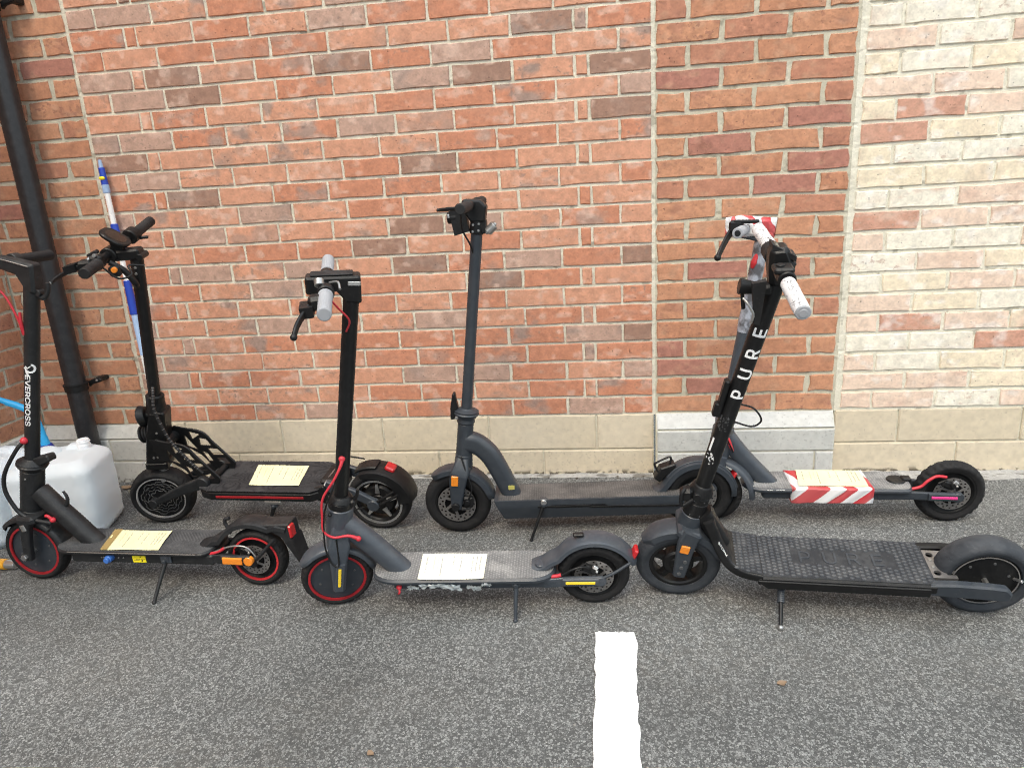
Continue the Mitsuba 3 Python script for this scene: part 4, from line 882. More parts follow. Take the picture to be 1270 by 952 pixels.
lever(s, [(bx - .020, -.105, bz - .004), (bx - .050, -.128, bz - .003), (bx - .066, -.150, bz - .002), (bx - .074, -.165, bz - .002)], .011, .009)
s.add('headlight', cat(hull([(bx - .072 + a * .048 + .012 * b, -.018 + .036 * c, bz - .016 - .075 * b + .012 * a) for a in (0, 1) for b in (0, 1) for c in (0, 1)]), cyl((bx - .080, 0, bz - .036), (bx - .05, 0, bz - .036), .019)), BK, 30, True)
s.add('headlight__glint', cbox((bx - .074, -.019, bz - .030), (.006, .004, .012), .001), 'mat_alloy', False, True)
s.add('brake_cable', tube([(bx - .024, -.08, bz - .015), (bx - .028, -.05, bz - .07), (bx - .012, -.030, bz - .115), s.at(.985, -.016, -.006)], .0028), BK, 40, True)
# deck: skewed box with bevelled lower flank
def fl_deck():
    sec = [(-.066, .142), (-.067, .124), (-.0655, .108), (-.052, .068), (.052, .068), (.0655, .108), (.067, .124), (.066, .142)]
    rings = []
    for x, k in ((.150, .96), (.158, 1), (.80, 1), (.83, .96)):
        rings.append(np.array([(x + (.142 - z) * .42 * (1 if x < .5 else 0), y * k, z) for y, z in sec]))
    return loft(rings)
s.add('deck', fl_deck(), SD, 20)
s.add('deck__flank_groove', cat(sweep_xz(np.array([(.30, .1175), (.47, .1165), (.485, .113), (.79, .108)]), rrect(.007, .003, .001), -.0672)), BK, False)
s.add('deck__flank_panel', hull([(.345, -.0676, .1235), (.53, -.0676, .122), (.545, -.0672, .112), (.36, -.0672, .112), (.345, -.064, .1235), (.53, -.064, .122), (.545, -.064, .112), (.36, -.064, .112)]), BK, False)
fm = meshkit.text_mesh('COMMUTER', .0055, .0005, True); fv = np.array(fm.vertices)
deck_mat(s, np.array([(.165, -.060), (.165, .060), (.80, .060), (.80, -.060)])[::-1], .1415, 'mat_deck_dark')
for sg in (-1, 1):
    s.add('swing_arm', cat(sweep_xz(np.array([(.76, .118), (.82, .124), (.865, .122)]), rrect(.034, .012, .005), sg * .048), cyl((.854, sg * .052, .120), (.854, sg * .042, .120), .018)), SD, 30)
caliper(s, (.822, 0, .150), -.034)
s.add('brake_hose', tube([(.79, -.04, .146), (.81, -.045, .152), (.835, -.045, .160)], .003), 'mat_steel', 40)
gp = np.vstack([smooth2([(.700, .144), (.720, .154), (.734, .172)], 4), arc((.854, .118), .129, 148, -2, 30)])
s.add('mudguard', sweep_xz(gp, lambda u: guard_profile(.038 * min(1, .75 + 4 * min(u, 1 - u)), .020, .004, .005)), SD, 40)
s.add('mudguard__ridge', sweep_xz(arc((.854, .118), .1305, 146, 12, 26), rrect(.006, .014, .0028), -.020), SD, 40)
s.add('rear_loop_mount', bext(rpoly([(.702, .186), (.724, .224), (.772, .240), (.780, .220), (.745, .196), (.722, .172)], .004), -.022, .022, .004), BK, 30)
s.add('rear_loop', tube([(.716, -.016, .210), (.704, -.016, .238), (.712, -.016, .246), (.752, -.012, .262), (.760, -.010, .254), (.756, -.010, .236)], .0036, n=5), BK, 40)
s.add('tail_light', cbox((.970, 0, .176), (.010, .040, .044), .004, rot((0, 1, 0), 26)), 'mat_lens_red', 30)
stand(s, (.321, -.064, .126), (.273, -.098, .008), .0055, BK)
s.add('kickstand__bolt', cyl((.321, -.074, .136), (.321, -.060, .136), .010, sides=10), 'mat_alloy', 30)

# ================================================================ 5: black scooter, nearest right
s = Scooter('big black electric scooter with white letters up its raked stem, nearest on the right', (-.0014, -.8549, 0), -4.5, 13, 14.0, (.064, .379), 2)
pu = s
wheel(s, (.004, 0, .120), .120, .031, .082, True, 'spoke', mat='mat_tyre_grey', count=48, depth=.0012, face=BK)
s.add('wheel__drum', cyl((.004, -.020, .120), (.004, .020, .120), .044), BK, 30, True)
rc = V(.788, 0, .120)
wheel(s, rc, .120, .034, .086, False, 'hub', mat='mat_tyre_grey', count=60, depth=.0014, face=BK, pat=lambda q, u: (((q + 1.2 * np.abs(u)) % 1) < .10) * (np.abs(u) > .15))
s.add('wheel_001__dust_ring', ring(.078, .0805, -.024, -.0265, rc), plain((.16, .155, .15), .6), 30)
s.add('wheel_001__valve', cyl(rc + V(.066, -.024, .010), rc + V(.074, -.046, .022), .004), 'mat_alloy', 30)
s.add('fork', cat(cyl(s.at(.236), s.at(.300), .034, .032), cbox(s.at(.250), (.066, .112, .030), .012, rot((0, 1, 0), 14)),
    leg([(.040, .262), (.024, .225), (.004, .110)], [.050, .052, .034], .018, -.052, .008), leg([(.040, .262), (.024, .225), (.004, .110)], [.050, .052, .034], .018, .052, .008)), 'mat_slate_dark', 30, True)
s.add('fork__reflector', cbox((.019, -.0625, .214), (.024, .006, .026), .002, rot((0, 1, 0), 14)), 'mat_orange', 30, True)
for q in ((.020, .168), (.010, .146), (.004, .124)): bolt(s, (q[0], -.060, q[1]), (0, -1, 0), .006, True, mat='mat_faint')
s.add('mudguard', sweep_xz(arc((.004, .120), .131, 140, 8, 32), lambda u: guard_profile(.036 * min(1, .55 + 5 * min(u, 1 - u)), .022)), 'mat_slate_dark', 40, True)
s.add('head_tube', cat(cyl(s.at(.250), s.at(.362), .030), cyl(s.at(.330), s.at(.340), .0312, ch=.001), cyl(s.at(.362), s.at(.394), .034, .027, ch=.004)), BK, 30)
s.add('folding_clamp', cat(cyl(s.at(.372, -.036, -.012), s.at(.372, .030, -.012), .011), cbox(s.at(.374, -.020, -.040), (.034, .030, .040), .008), tube([s.at(.366, -.034, -.02), s.at(.350, -.040, -.045), s.at(.385, -.040, -.056), s.at(.398, -.03, -.05)], .005)), BK, 30)
for zz in (.352, .305): s.add('head_tube__scratch', on_tube(tm(np.array(cbox((0, 0, .0003), (.004, .030, .0006), .0001).vertices), cbox((0, 0, .0003), (.004, .030, .0006), .0001).faces), s, zz, 1, .030), 'mat_faint', False)
s.add('stem', cyl(s.at(.385), s.at(.985), .0208), BK, 30, True)
s.add('stem__latch', cat(cbox(s.at(.665, -.004, -.030), (.014, .024, .100), .004, rot((0, 1, 0), 12)), cbox(s.at(.630, -.004, -.032), (.022, .022, .04), .004, rot((0, 1, 0), 12))), BK, 30, True)
s.add('stem__cable', tube([s.at(.640, 0, .022), s.at(.630, -.005, .055), s.at(.598, -.008, .082), s.at(.578, -.006, .066), s.at(.588, 0, .022)], .0024, n=10), BK, 40, True)
def stem_word(txt, z0, zs, h, mat, off=0.0):
    for ch, z in zip(txt, zs):
        m = meshkit.text_mesh(ch, h, .0007, True); v = np.array(m.vertices); v[:, 0] -= v[:, 0].min(); v[:, 1] -= h / 2; v[:, 0] *= 1.05
        m = refine(tm(v, m.faces), .007)
        s.add('stem__letter', on_tube(m, s, z, 1, .0208, ang=off), mat, False, True)
stem_word('PURE', 0, (.668, .7225, .7775, .833), .030, 'mat_white')
# worn sticker and scuffs on the lower stem
def scuff(z0, n, w, h, seed):
    rs = np.random.RandomState(seed); ps = []
    for i in range(n):
        x, y = rs.uniform(0, h), rs.uniform(-w, w); ps.append(sbox(x, y, x + rs.uniform(.0015, .006), y + rs.uniform(.0006, .004)))
    u = unary_union(ps); ms = [refine(plate(g, 0, .0004, 'xy'), .008) for g in getattr(u, 'geoms', [u])]
    return on_tube(cat(*ms), s, z0, 1, .0208, .0002, ang=-.5)
s.add('stem__worn_sticker', scuff(.570, 46, .016, .042, 3), 'mat_faint', False, True)
s.add('stem__scratches', scuff(.468, 18, .012, .030, 4), 'mat_white', False, True)
pk = on_tube(refine(plate(sbox(0, -.004, .040, .002), 0, .0005, 'xy'), .008), s, .505, 1, .0208, .0002, ang=-1.05); s.add('stem__white_label', pk, 'mat_white', False, True)
hp = s.at(.985)
s.add('handlebar_head', cat(bext(rpoly([(hp[0] - .023, hp[2] - .030), (hp[0] + .023, hp[2] - .034), (hp[0] + .028, hp[2] + .018), (hp[0] + .010, hp[2] + .062), (hp[0] - .028, hp[2] + .060), (hp[0] - .028, hp[2] + .01)], .013), -.026, .026, .010)), BK, 30, True)
s.add('display', cat(hull([(hp[0] - .024 + a * .052, -.022 + .044 * c, hp[2] + .058 - .030 * a + .012 * b) for a in (0, 1) for b in (0, 1) for c in (0, 1)])), 'mat_black_matt', 30, True)
s.add('display__screen', hull([(hp[0] - .018 + a * .038, -.016 + .032 * c, hp[2] + .0668 - .0219 * a + q) for a in (0, 1) for c in (0, 1) for q in (-.003, .0005)]), plain((.012, .012, .013), .08, .6), False, True)
bx, bz = hp[0] - .002, hp[2] + .014
s.add('handlebar', cyl((bx - .006, .215, bz + .008), (bx + .001, -.215, bz - .008), .0110), BK, 30, True)
s.add('control_pod', cat(cyl((bx, -.040, bz + .0), (bx, -.088, bz - .002), .0195), cbox((bx - .006, -.066, bz + .017), (.042, .040, .014), .005), cyl((bx - .012, -.066, bz + .020), (bx - .012, -.066, bz + .028), .009)), BK, 30, True)
s.add('throttle', cyl((bx - .004, .045, bz + .003), (bx - .005, .100, bz + .004), .0205), 'mat_black_matt', 30, True)
s.add('throttle__paddle', cat(cbox((bx + .032, .060, bz - .012), (.040, .012, .010), .003, rot((0, 1, 0), 35))), BK, 30, True)
for sg in (-1, 1):
    P0, P1 = V(bx, sg * .100, bz + sg * .004), V(bx + (.002 if sg < 0 else -.010), sg * .235, bz + sg * .010)
    gm = tube([P0, P0 + (P1 - P0) * .25, P0 + (P1 - P0) * .5, P0 + (P1 - P0) * .75, P1], [.0160, .0165, .0157, .0163, .0158], 20)
    s.add('grip', gm, 'mat_marble', 50, True, label='grip wrapped in white marble-patterned tape')
    e = unit(P1 - P0); s.add('grip__end_plug', cat(cyl(P1 - e * .004, P1 + e * .003, .0152), cyl(P1, P1 + e * .005, .009)), 'mat_grey_rubber', 30, True)
s.add('headlight', cat(cyl((hp[0] - .045, -.012, hp[2] - .034), (hp[0] - .088, -.012, hp[2] - .026), .013, .0185), cbox((hp[0] - .032, -.012, hp[2] - .036), (.03, .03, .026), .006), tube([(hp[0] - .080, -.014, hp[2] - .046), (hp[0] - .076, -.016, hp[2] - .080)], .0045, sm=False)), BK, 30, True)
s.add('bell_lever', cat(hull([(hp[0] - .066, -.052, hp[2] - .006), (hp[0] - .036, -.052, hp[2] - .002), (hp[0] - .036, -.034, hp[2] - .002), (hp[0] - .066, -.034, hp[2] - .010), (hp[0] - .044, -.052, hp[2] - .108), (hp[0] - .058, -.052, hp[2] - .102), (hp[0] - .044, -.036, hp[2] - .108), (hp[0] - .040, -.052, hp[2] - .06)])), 'mat_black_matt', 30, True)
s.add('bell_lever__spring', cat(tube([(hp[0] - .082, -.040, hp[2] - .044), (hp[0] - .072, -.052, hp[2] - .054), (hp[0] - .060, -.056, hp[2] - .078), (hp[0] - .064, -.054, hp[2] - .100)], .0028)), 'mat_steel', 40, True)
# curved front plate running into the deck
HWD = .086
def hw_at(u): return float(np.interp(u, [0, .25, .5, .75, 1], [.040, .046, .064, .080, HWD]))
fp = smooth2([(.082, .290), (.098, .248), (.116, .205), (.140, .168), (.178, .148), (.225, .1405)], 6)
s.add('neck_plate', sweep_xz(fp, lambda u: rrect(.030 - .004 * u, 2 * hw_at(u), .008, 3)), BK, 40)
s.add('neck', sweep_xz(smooth2([(.068, .300), (.094, .250), (.122, .196)]), lambda u: rrect(.05, .056, .02, 5)), BK, 40)
sw = meshkit.text_mesh('STORM', .009, .0006, True)
s.add('neck_plate__print', outward(tm(np.column_stack([.108 + np.array(sw.vertices)[:, 0] * .52 + .2 * np.array(sw.vertices)[:, 1], -.0495 - .0 * np.array(sw.vertices)[:, 0] - np.array(sw.vertices)[:, 2] - np.array(sw.vertices)[:, 0] * .34, .232 - np.array(sw.vertices)[:, 0] * .80 + .75 * np.array(sw.vertices)[:, 1]]), sw.faces)), 'mat_white', False)
dk = rpoly([(.215, -HWD), (.655, -HWD), (.655, HWD), (.215, HWD)], .004)
s.add('deck', cat(bext(dk, .118, .149, .006, 'xy'), bext(rpoly([(.24, -.060), (.66, -.060), (.66, .060), (.24, .060)], .01), .098, .120, .006, 'xy')), BK, 30)
mt = np.vstack([[(.190, HWD - .012), (.215, HWD - .005), (.640, HWD - .006), (.652, HWD - .02), (.652, -HWD + .02), (.640, -HWD + .006), (.215, -HWD + .005), (.190, -HWD + .012)]])[::-1]
s.add('grip_mat', bext(rpoly(mt, .006), .1488, .1506, .0006, 'xy'), 'mat_deck_dark_plain', False)
s.add('grip_mat__toe_board', sweep_xz(fp[8:] + np.array([0, .0138]), lambda u: rrect(.0024, 2 * hw_at(.27 + .73 * u) - .010, .001, 2)), 'mat_deck_dark_plain', 40)
def lozenges():
    ms = []; base = hull([(-.0072, 0, 0), (-.003, -.0046, 0), (.003, -.0046, 0), (.0072, 0, 0), (.003, .0046, 0), (-.003, .0046, 0), (-.0058, 0, .0026), (-.0022, -.0034, .0026), (.0022, -.0034, .0026), (.0058, 0, .0026), (.0022, .0034, .0026), (-.0022, .0034, .0026)])
    bv, bf = np.array(base.vertices), np.array(base.faces)
    for i in range(34):
        for j in range(13):
            x = .158 + i * .0146; y = -.0735 + j * .0120 + (i % 2) * .0060
            if abs(y) > .077 or (abs(y) < .029 and .315 < x < .575) or x > .645: continue
            ms.append(tm(bv + [x, y, .1502 if x > .225 else float(np.interp(x, fp[:, 0], fp[:, 1])) + .0136], bf))
    return cat(*ms)
s.add('grip_mat__tread_pattern', lozenges(), 'mat_deck_tread', False, kind='stuff', label='small raised lozenges of the deck tread')
xx = .330
for ch in 'PURE':
    m = meshkit.text_mesh(ch, .044, .0020, False); v = np.array(m.vertices); v[:, 0] -= v[:, 0].min(); v[:, 1] -= .022; v[:, 0] *= 1.0
    s.add('grip_mat__raised_letter', tm(v + [xx, 0, .1503], m.faces), 'mat_slate_dark', False); xx += .062
s.add('tail_bracket', plate(sbox(.652, -.052, .712, .052).difference(unary_union([Point(.668, .034).buffer(.009), Point(.668, -.034).buffer(.009), Point(.690, .012).buffer(.006), Point(.676, .006).buffer(.004), sbox(.690, -.040, .714, -.026), sbox(.690, .026, .714, .040), sbox(.700, -.012, .72, .012)])), .140, .1475, 'xy'), 'mat_disc', False)
for q in ((.664, -.012), (.664, .014), (.682, -.014)): bolt(s, (q[0], q[1], .1475), (0, 0, 1), .0045)
for sg in (-1, 1):
    ap = rpoly([(.630, .150), (.700, .153), (.780, .150), (.815, .146), (.832, .128), (.826, .104), (.790, .104), (.700, .108), (.630, .112)], .010)
    s.add('swing_arm', bext(ap, sg * .060, sg * .084, .005), 'mat_slate_dark' if sg < 0 else BK, 30)
s.add('deck__side_rail', cat(bext(rpoly([(.205, .140), (.640, .140), (.640, .112), (.240, .112)], .004), -HWD - .004, -HWD + .004, .002)), BK, 30)
stand(s, (.280, -.052, .098), (.268, -.158, .044), .0062, BK)
s.add('kickstand__tip', ball((.268, -.158, .043), .0080, sub=2), 'mat_steel', True)
s.add('kickstand__spring', cat(*[ring(.007, .0100, -.002, .002, V(0, 0, 0), 12).apply_transform(np.vstack([np.column_stack([np.column_stack([unit(np.cross(unit(V(-.012, -.106, -.054)), V(1, 0, 0))), unit(V(-.012, -.106, -.054)), np.cross(unit(np.cross(unit(V(-.012, -.106, -.054)), V(1, 0, 0))), unit(V(-.012, -.106, -.054)))]), V(.280, -.052, .098) + unit(V(-.012, -.106, -.054)) * (.018 + .0055 * i)]), [0, 0, 0, 1]])) for i in range(7)]), 'mat_slate', 40)

# ================================================================ 6: slate scooter behind on the right, wrapped in barrier tape
s = Scooter('slate electric scooter wrapped in red and white barrier tape, lacking a rear mudguard', (.204, -.3804, 0), -1.76, 3, 8.8, (-.003, .310), -17)
xi = s
wheel(s, (-.032, 0, .104), .104, .0225, .078, True, 'hub', pat=chunky, count=30, face=SD)
rc = V(.739, 0, .110)
wheel(s, rc, .110, .023, .080, False, 'dish', pat=chunky, count=26, depth=.004, discR=.058)
s.add('fork', cat(cyl(s.at(.215), s.at(.335), .034, .037), cbox(s.at(.226), (.062, .105, .030), .010, rot((0, 1, 0), 12)),
    leg([(-.006, .255), (-.016, .19), (-.032, .090)], [.060, .050, .034], .016, -.045), leg([(-.006, .255), (-.016, .19), (-.032, .090)], [.060, .050, .034], .016, .045)), SL, 30, True)
s.add('mudguard', sweep_xz(arc((-.016, .108), .128, 146, -6, 30), lambda u: guard_profile(.032 * min(1, .55 + 5 * min(u, 1 - u)), .014)), SL, 40, True)
s.add('head_tube', cat(cyl(s.at(.240), s.at(.350), .037, .036), cyl(s.at(.350), s.at(.375), .031, .034)), SL, 30)
s.add('neck', sweep_xz(smooth2([(.004, .322), (.036, .276), (.085, .215), (.146, .148), (.172, .118)]), lambda u: rrect(.064 - .004 * u, .058, .026, 6)), SL, 40)
s.add('neck__red_cable', tube([(-.012, -.040, .35), (.010, -.042, .322), (.022, -.040, .290), (.030, -.034, .272)], [.004, .006, .006, .004]), 'mat_red_cable', 40)
s.add('neck__cable', tube([(-.02, -.040, .37), (.006, -.046, .325), (.030, -.042, .270)], .003), BK, 40)
s.add('stem', cyl(s.at(.36), s.at(1.00), .0200), SL, 30, True)
s.add('stem__wrapping', tube([s.at(z) for z in np.linspace(.68, .99, 20)], [.0212, .0235, .022, .0245, .0218, .023, .0222, .024, .0225], 14, sm=False), 'mat_wrap', 50, True, label='crinkled silvery grey plastic wrapped round the stem')
hp = s.at(1.01)
s.add('handlebar_head', bext(rpoly([(hp[0] + .022, hp[2] + .012), (hp[0] - .105, hp[2] + .026), (hp[0] - .110, hp[2] - .020), (hp[0] - .022, hp[2] - .040), (hp[0] + .014, hp[2] - .050)], .008), -.022, .022, .005), SL, 30, True)
bx, bz = hp[0] - .052, hp[2] + .002
s.add('handlebar', cyl((bx, -.20, bz), (bx, .20, bz), .0125), BK, 30, True)
grip_pair(s, bx, bz, .085, .212, .0158, 'mat_grey_rubber')
s.add('grip__end_hole', cyl((bx, -.2125, bz), (bx, -.2145, bz), .0085), BK, 30, True)
s.add('brake_lever_mount', cat(cbox((bx - .018, -.110, bz + .012), (.040, .040, .034), .006), cbox((bx + .012, -.12, bz + .026), (.07, .018, .010), .003)), BK, 30, True)
lever(s, [(bx - .030, -.110, bz), (bx - .040, -.135, bz - .020), (bx - .050, -.165, bz - .048), (bx - .058, -.185, bz - .072)], .022, .009)
def tape_wrap(P, prof, per=1.0):
    m = sweep_xz(np.asarray(P), prof); v = np.array(m.vertices); uv = np.stack([v[:, 0] * 1.15 * per + v[:, 2] * .8, v[:, 1] * .35 + v[:, 2] * 1.0], -1); return m, uv
m, uv = tape_wrap([(hp[0] + .030, hp[2] - .002), (hp[0] - .02, hp[2] + .004), (hp[0] - .07, hp[2] + .006), (hp[0] - .115, hp[2] + .006)], lambda u: rrect(.060 - .006 * math.sin(7 * u), .062 + .006 * math.sin(5 * u), .012, 4), 2.2)
s.add('handlebar_head__barrier_tape', m, 'mat_tape', True, True, uv=uv)
m = tube([(bx, .03, bz), (bx, .08, bz), (bx, .14, bz)], [.026, .022, .020], 16); v = np.array(m.vertices)
s.add('handlebar__barrier_tape', m, 'mat_tape', True, True, uv=np.stack([v[:, 1] * 2.2 + v[:, 2], v[:, 2] * 1.2], -1))
m = tube([s.at(.935, -.014, -.004), s.at(.905, -.020, -.010), s.at(.888, -.020, -.012)], [.007, .010, .005], 8); v = np.array(m.vertices)
s.add('stem__tape_tail', m, 'mat_red', 40, True)
dk = deck_plan(.066, .612, .070, .085, .030)
s.add('deck', cat(bext(dk, .128, .146, .006, 'xy'), bext(rpoly([(.130, -.052), (.620, -.052), (.620, .052), (.130, .052)], .012), .098, .129, .008, 'xy')), SD, 30)
deck_mat(s, inset(dk, .006), .1455, 'mat_deck_grey')
s.add('deck__edge_scuff', cat(*[cbox((x, -.0695, .141), (w, .002, .003), .0006) for x, w in ((.150, .020), (.185, .030))]), 'mat_alloy', False)
q = rrect(.056, .146, .006, 3)
m = sweep_xz(np.array([(x, .122) for x in np.linspace(.222, .480, 12)]), lambda u: q + np.stack([.0012 * np.sin(q[:, 1] * 130 + u * 17), .0012 * np.sin(q[:, 0] * 130 + u * 23)], -1)); v = np.array(m.vertices)
s.add('deck__barrier_tape', m, 'mat_tape', 35 if False else True, uv=np.stack([v[:, 0] * 1.15 - v[:, 2] * 1.3 + v[:, 1] * .3, v[:, 1] * .6], -1), label='red and white barrier tape wound round the deck')
s.add('mudguard_stub', cat(cyl((.570, 0, .146), (.570, 0, .153), .030), cbox((.602, .004, .152), (.03, .03, .014), .004)), BK, 30)
for sg in (-1, 1):
    s.add('swing_arm', cat(sweep_xz(np.array([(.50, .114), (.60, .116), (.68, .112), (.750, .110)]), rrect(.030, .014, .006), sg * .046), cyl((.748, sg * .054, .110), (.748, sg * .038, .110), .018)), SD, 30)
s.add('swing_arm__reflector_case', sweep_xz(np.array([(.655, .114), (.752, .112)]), rrect(.026, .008, .004), -.055), SD, 30)
s.add('swing_arm__reflector', sweep_xz(np.array([(.663, .114), (.742, .112)]), rrect(.0095, .004, .002), -.0595), 'mat_pink', 30)
caliper(s, (.722, 0, .146), -.028)
s.add('brake_hose', tube([(.600, -.044, .136), (.632, -.046, .148), (.650, -.046, .168), (.676, -.044, .184), (.708, -.040, .180)], .0048), 'mat_red_cable', 40)
paper(s.M, [(.262, .066, 0), (.472, .062, 0), (.466, -.056, 0), (.246, -.056, 0)], .1515, 'yellow paper notice on the deck wrapped in red and white barrier tape', 4, .0015)

# ---------------------------------------------------------------- drainpipe, pole, jerry cans, litter
d = thing('drainpipe', 'black plastic drainpipe running down the corner beside the left pier', 'drainpipe')
px, py = -2.4345, -.090
put(d + '__pipe', cat(cyl((px, py, .02), (px, py, 3.0), .0405, sides=36, ch=.002)), 'mat_pipe', 30)
for z in (.462, 1.935):
    k = put(d + '__bracket', cat(ring(.040, .0455, -.016, .016, V(0, 0, 0), 40).apply_transform(np.array([[1, 0, 0, px], [0, 0, 1, py], [0, 1, 0, z], [0, 0, 0, 1.0]])), ring(.040, .0485, -.004, .004, V(0, 0, 0), 40).apply_transform(np.array([[1, 0, 0, px], [0, 0, 1, py], [0, 1, 0, z + .012], [0, 0, 0, 1.0]]))), 'mat_black', 30)
    put(k + '__lug', cat(bext(np.array([(px + .036, z - .010), (px + .052, z + .002), (px + .092, z + .010), (px + .099, z + .019), (px + .092, z + .028), (px + .056, z + .024), (px + .036, z + .014)]), -.062, -.044, .003), cbox((px + .078, -.024, z + .019), (.03, .050, .020), .004)), 'mat_black', 30)
    put(k + '__screw', cyl((px + .080, -.060, z + .019), (px + .080, -.066, z + .019), .005, sides=8), 'mat_alloy', 30)
bk = thing('telescopic_pole', 'telescopic pole of white tube and blue sleeves standing against the wall corner', 'pole')
A, B = V(-2.104, -.060, .006), V(-2.152, -.030, 1.345)
def on(t): return A + (B - A) * t
put(bk + '__tube', cat(cyl(on(0), on(.47), .0125), cyl(on(.44), on(.94), .0105)), 'mat_white', 30)
for a, b, r, mt_ in ((.945, .998, .013, 'mat_blue'), (.80, .835, .0165, 'mat_blue'), (.56, .665, .0165, 'mat_blue')): put(bk + '__sleeve', cyl(on(a), on(b), r, r * .86), mt_, 30)
put(bk + '__tip', cat(cyl(on(.985), on(1.02), .010, .006), cyl(on(.925), on(.95), .0135)), plain((.30, .42, .62), .4), 30)
put(bk + '__button', ball(on(.968) + V(.001, -.012, 0), .010, (1.3, .6, .7)), 'mat_label_yellow', True)
put(bk + '__printed_sleeve', cyl(on(.43), on(.56), .0132), plain((.40, .55, .80), .4), 30)

def can(label, c, size, deg, neck, level, rad=.055):
    """translucent jerry can: moulded body with shoulder ridges, neck and cap, liquid inside"""
    t = thing('jerry_can', label, 'jerry can', 'translucent jerry cans in the corner'); M = np.eye(4); M[:3, :3] = rot((0, 0, 1), deg); M[:3, 3] = c
    sx, sy, h = size
    def body(k, top, zs, ridge=True):
        rings = []
        for z in zs:
            u = z / h; sh = 1 - .10 * max(0, .07 - u) / .07 - max(0, u - .86) ** 1.7 * 7.5; a, b = (sx - 2 * k) * sh, (sy - 2 * k) * sh
            q = rrect(a, b, rad * (1 if u < .9 else .8), 7)
            bul = 1 + .012 * math.sin(u * math.pi)
            if ridge: bul += .006 * math.cos(u * 22)
            th = np.arctan2(q[:, 1], q[:, 0]); dent = -.006 * np.exp(-((th + 1.1) ** 2) / .02 - ((u - .55) ** 2) / .03) - .004 * np.exp(-((th + .2) ** 2) / .05 - ((u - .4) ** 2) / .05)
            q = q * bul + q / np.linalg.norm(q, axis=1, keepdims=True) * dent[:, None]; rings.append(np.column_stack([q, np.full(len(q), z + (k if z == zs[0] else 0))]))
        return loft(rings)
    shell = body(0, h, list(np.linspace(0, h * .86, 22)) + [h * q for q in (.89, .92, .95, .975, .99, 1.0)])
    put(t + '__body', shell, 'mat_can', 50, M)
    hump = cat(*[loft([np.column_stack([rrect(a * (1 - .5 * w * w), b * (1 - .5 * w * w), min(a, b) * .45 * (1 - .5 * w * w), 6) + [cx, cy], np.full(28, h * .975 + w * hh)]) for w in np.linspace(0, 1, 6)]) for cx, cy, a, b, hh in ((-.05, .02, .10, .13, .030), (.045, .075, .10, .055, .024))])
    put(t + '__handle', hump, 'mat_can', 50, M)
    put(t + '__liquid', body(.004, h, list(np.linspace(.004, h * level, 14)), True), 'mat_liquid', 40, M)
    n = V(neck[0], neck[1], h)
    put(t + '__neck', cat(cyl(n - V(0, 0, .010), n + V(0, 0, .036), .022, sides=24), cyl(n + V(0, 0, .010), n + V(0, 0, .015), .025, sides=24), cyl(n + V(0, 0, .024), n + V(0, 0, .029), .0245, sides=24)), 'mat_can_cap', 30, M)
    return t, M
can('translucent white jerry can with open neck, half full, right of the pair in the corner', (-2.245, -.485, .001), (.30, .27, .305), 15, (.075, .055), .42)
can('translucent white jerry can at the left edge, left of the pair in the corner', (-2.530, -.520, .001), (.28, .30, .31), -4, (-.06, .08), .30)
sp = thing('pouring_spout', 'bright blue pouring spout with a dark blue base on the jerry cans', 'spout')
bse = V(-2.352, -.410, .300)
put(sp + '__base', cat(cyl(bse, bse + V(0, 0, .022), .030, .024)), 'mat_navy', 30)
put(sp + '__tube', tube([bse + V(0, 0, .010), bse + V(-.004, 0, .06), bse + V(-.012, 0, .125), bse + V(-.030, -.002, .158), bse + V(-.065, -.006, .180), bse + V(-.105, -.012, .198)], [.020, .015, .0125, .0125, .0125, .0125], 18), 'mat_cyan', 40)
put(sp + '__nozzle', tube([bse + V(-.098, -.011, .195), bse + V(-.165, -.020, .228)], [.0115, .008], 16, sm=False), 'mat_cyan', 40)
yp = thing('broom_handle', 'orange handle with a metal ferrule lying on the ground under the left wheel', 'handle')
put(yp + '__shaft', tube([(-2.69, -.777, .021), (-2.265, -.785, .021)], .0185, 20, sm=False), 'mat_pole_orange', 40)
put(yp + '__ferrule', cat(cyl((-2.268, -.785, .021), (-2.228, -.786, .021), .0165, .0150)), 'mat_alloy', 30)
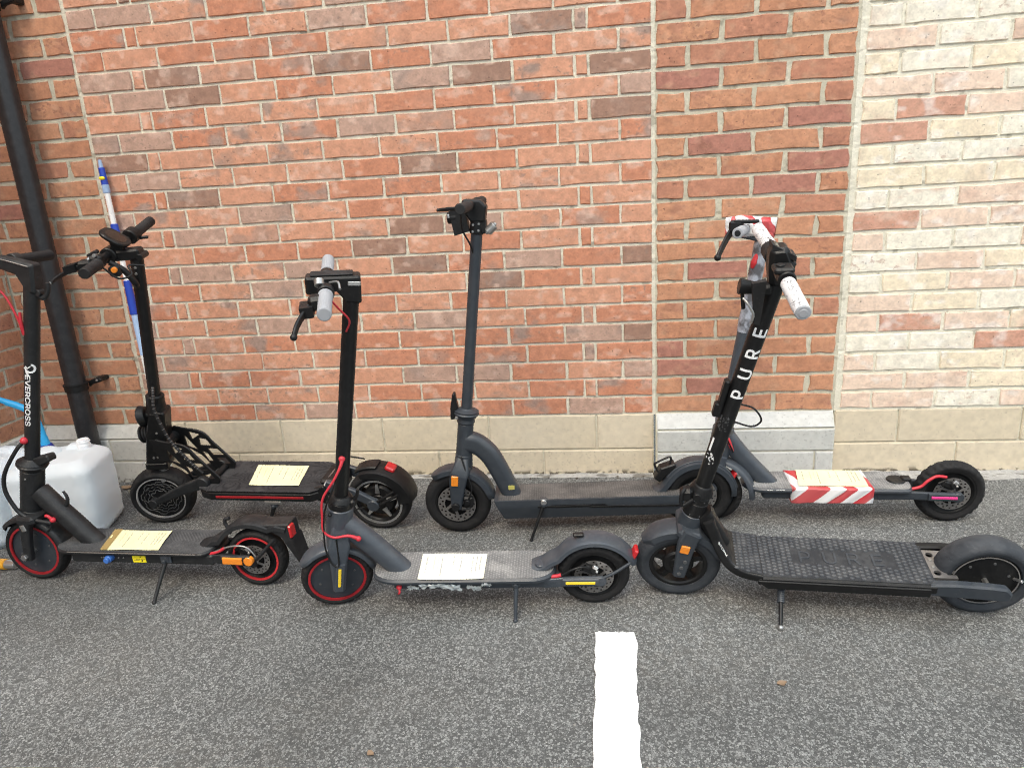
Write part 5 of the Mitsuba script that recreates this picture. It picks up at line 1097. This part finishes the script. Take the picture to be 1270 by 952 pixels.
def leaf(key, label, c, L, W_, deg, mat, curl, seed):
    rs = np.random.RandomState(seed); v = []; n1, n2 = 7, 5
    for j in range(n2):
        for i in range(n1):
            u, w = i / (n1 - 1), j / (n2 - 1) - .5; wd = math.sin(math.pi * min(1, max(.04, u)) ** .8) * W_; v.append(((u - .5) * L, w * wd + rs.normal(0, .0006), curl * (abs(w) * 2) ** 2 * .5 + curl * (u - .5) ** 2 * 2 + .001 + rs.uniform(0, .0008)))
    v = np.array(v) @ rot((0, 0, 1), deg).T + np.asarray(c); f = []
    for j in range(n2 - 1):
        for i in range(n1 - 1): p = j * n1 + i; f += [(p, p + 1, p + n1 + 1), (p, p + n1 + 1, p + n1)]
    f = np.array(f); m = tm(np.vstack([v, v - [0, 0, .0004]]), np.vstack([f, f[:, ::-1] + len(v)]))
    key = numbered(key, PARTS); labels[key] = {'label': label, 'category': 'leaf'}; put(key, m, mat, True)
leaf('leaf', 'small tan leaf lying on the asphalt right of the white bay line', (.205, -1.252, .001), .026, .018, 20, 'mat_leaf', .004, 1)
leaf('leaf', 'small tan leaf on the asphalt at the bottom edge, left of the white bay line', (-.725, -1.517, .001), .020, .014, -30, 'mat_leaf', .003, 2)
leaf('leaf', 'curled pale brown leaf against the fat tyre at the foot of the left pier', (-2.190, -.165, .004), .085, .05, 62, 'mat_leaf_grey', .028, 3)
leaf('leaf', 'dark brown leaf on the ground between the jerry can and the fat tyre', (-2.275, -.120, .002), .06, .04, 10, 'mat_leaf', .012, 4)
def dirt():
    rs = np.random.RandomState(21); ms = []
    for i in range(260):
        x = rs.uniform(-2.45, 2.0); y = -.012 - abs(rs.normal(0, .02)) - (.045 if -2.7 < x < -2.19 or 0 < x < .69 else 0); r = rs.uniform(.0015, .005); k = trimesh.creation.icosahedron()
        ms.append(tm(k.vertices * r * rs.uniform(.6, 1.3, (12, 1)) * [1.4, 1, .6] + [x, y, r * .4], k.faces))
    return cat(*ms)
scene['wall_dirt'] = mikit.ply(dirt(), 'mat_soil'); labels['wall_dirt'] = {'label': 'dark crumbs of dirt along the foot of the wall', 'category': 'dirt', 'kind': 'stuff'}
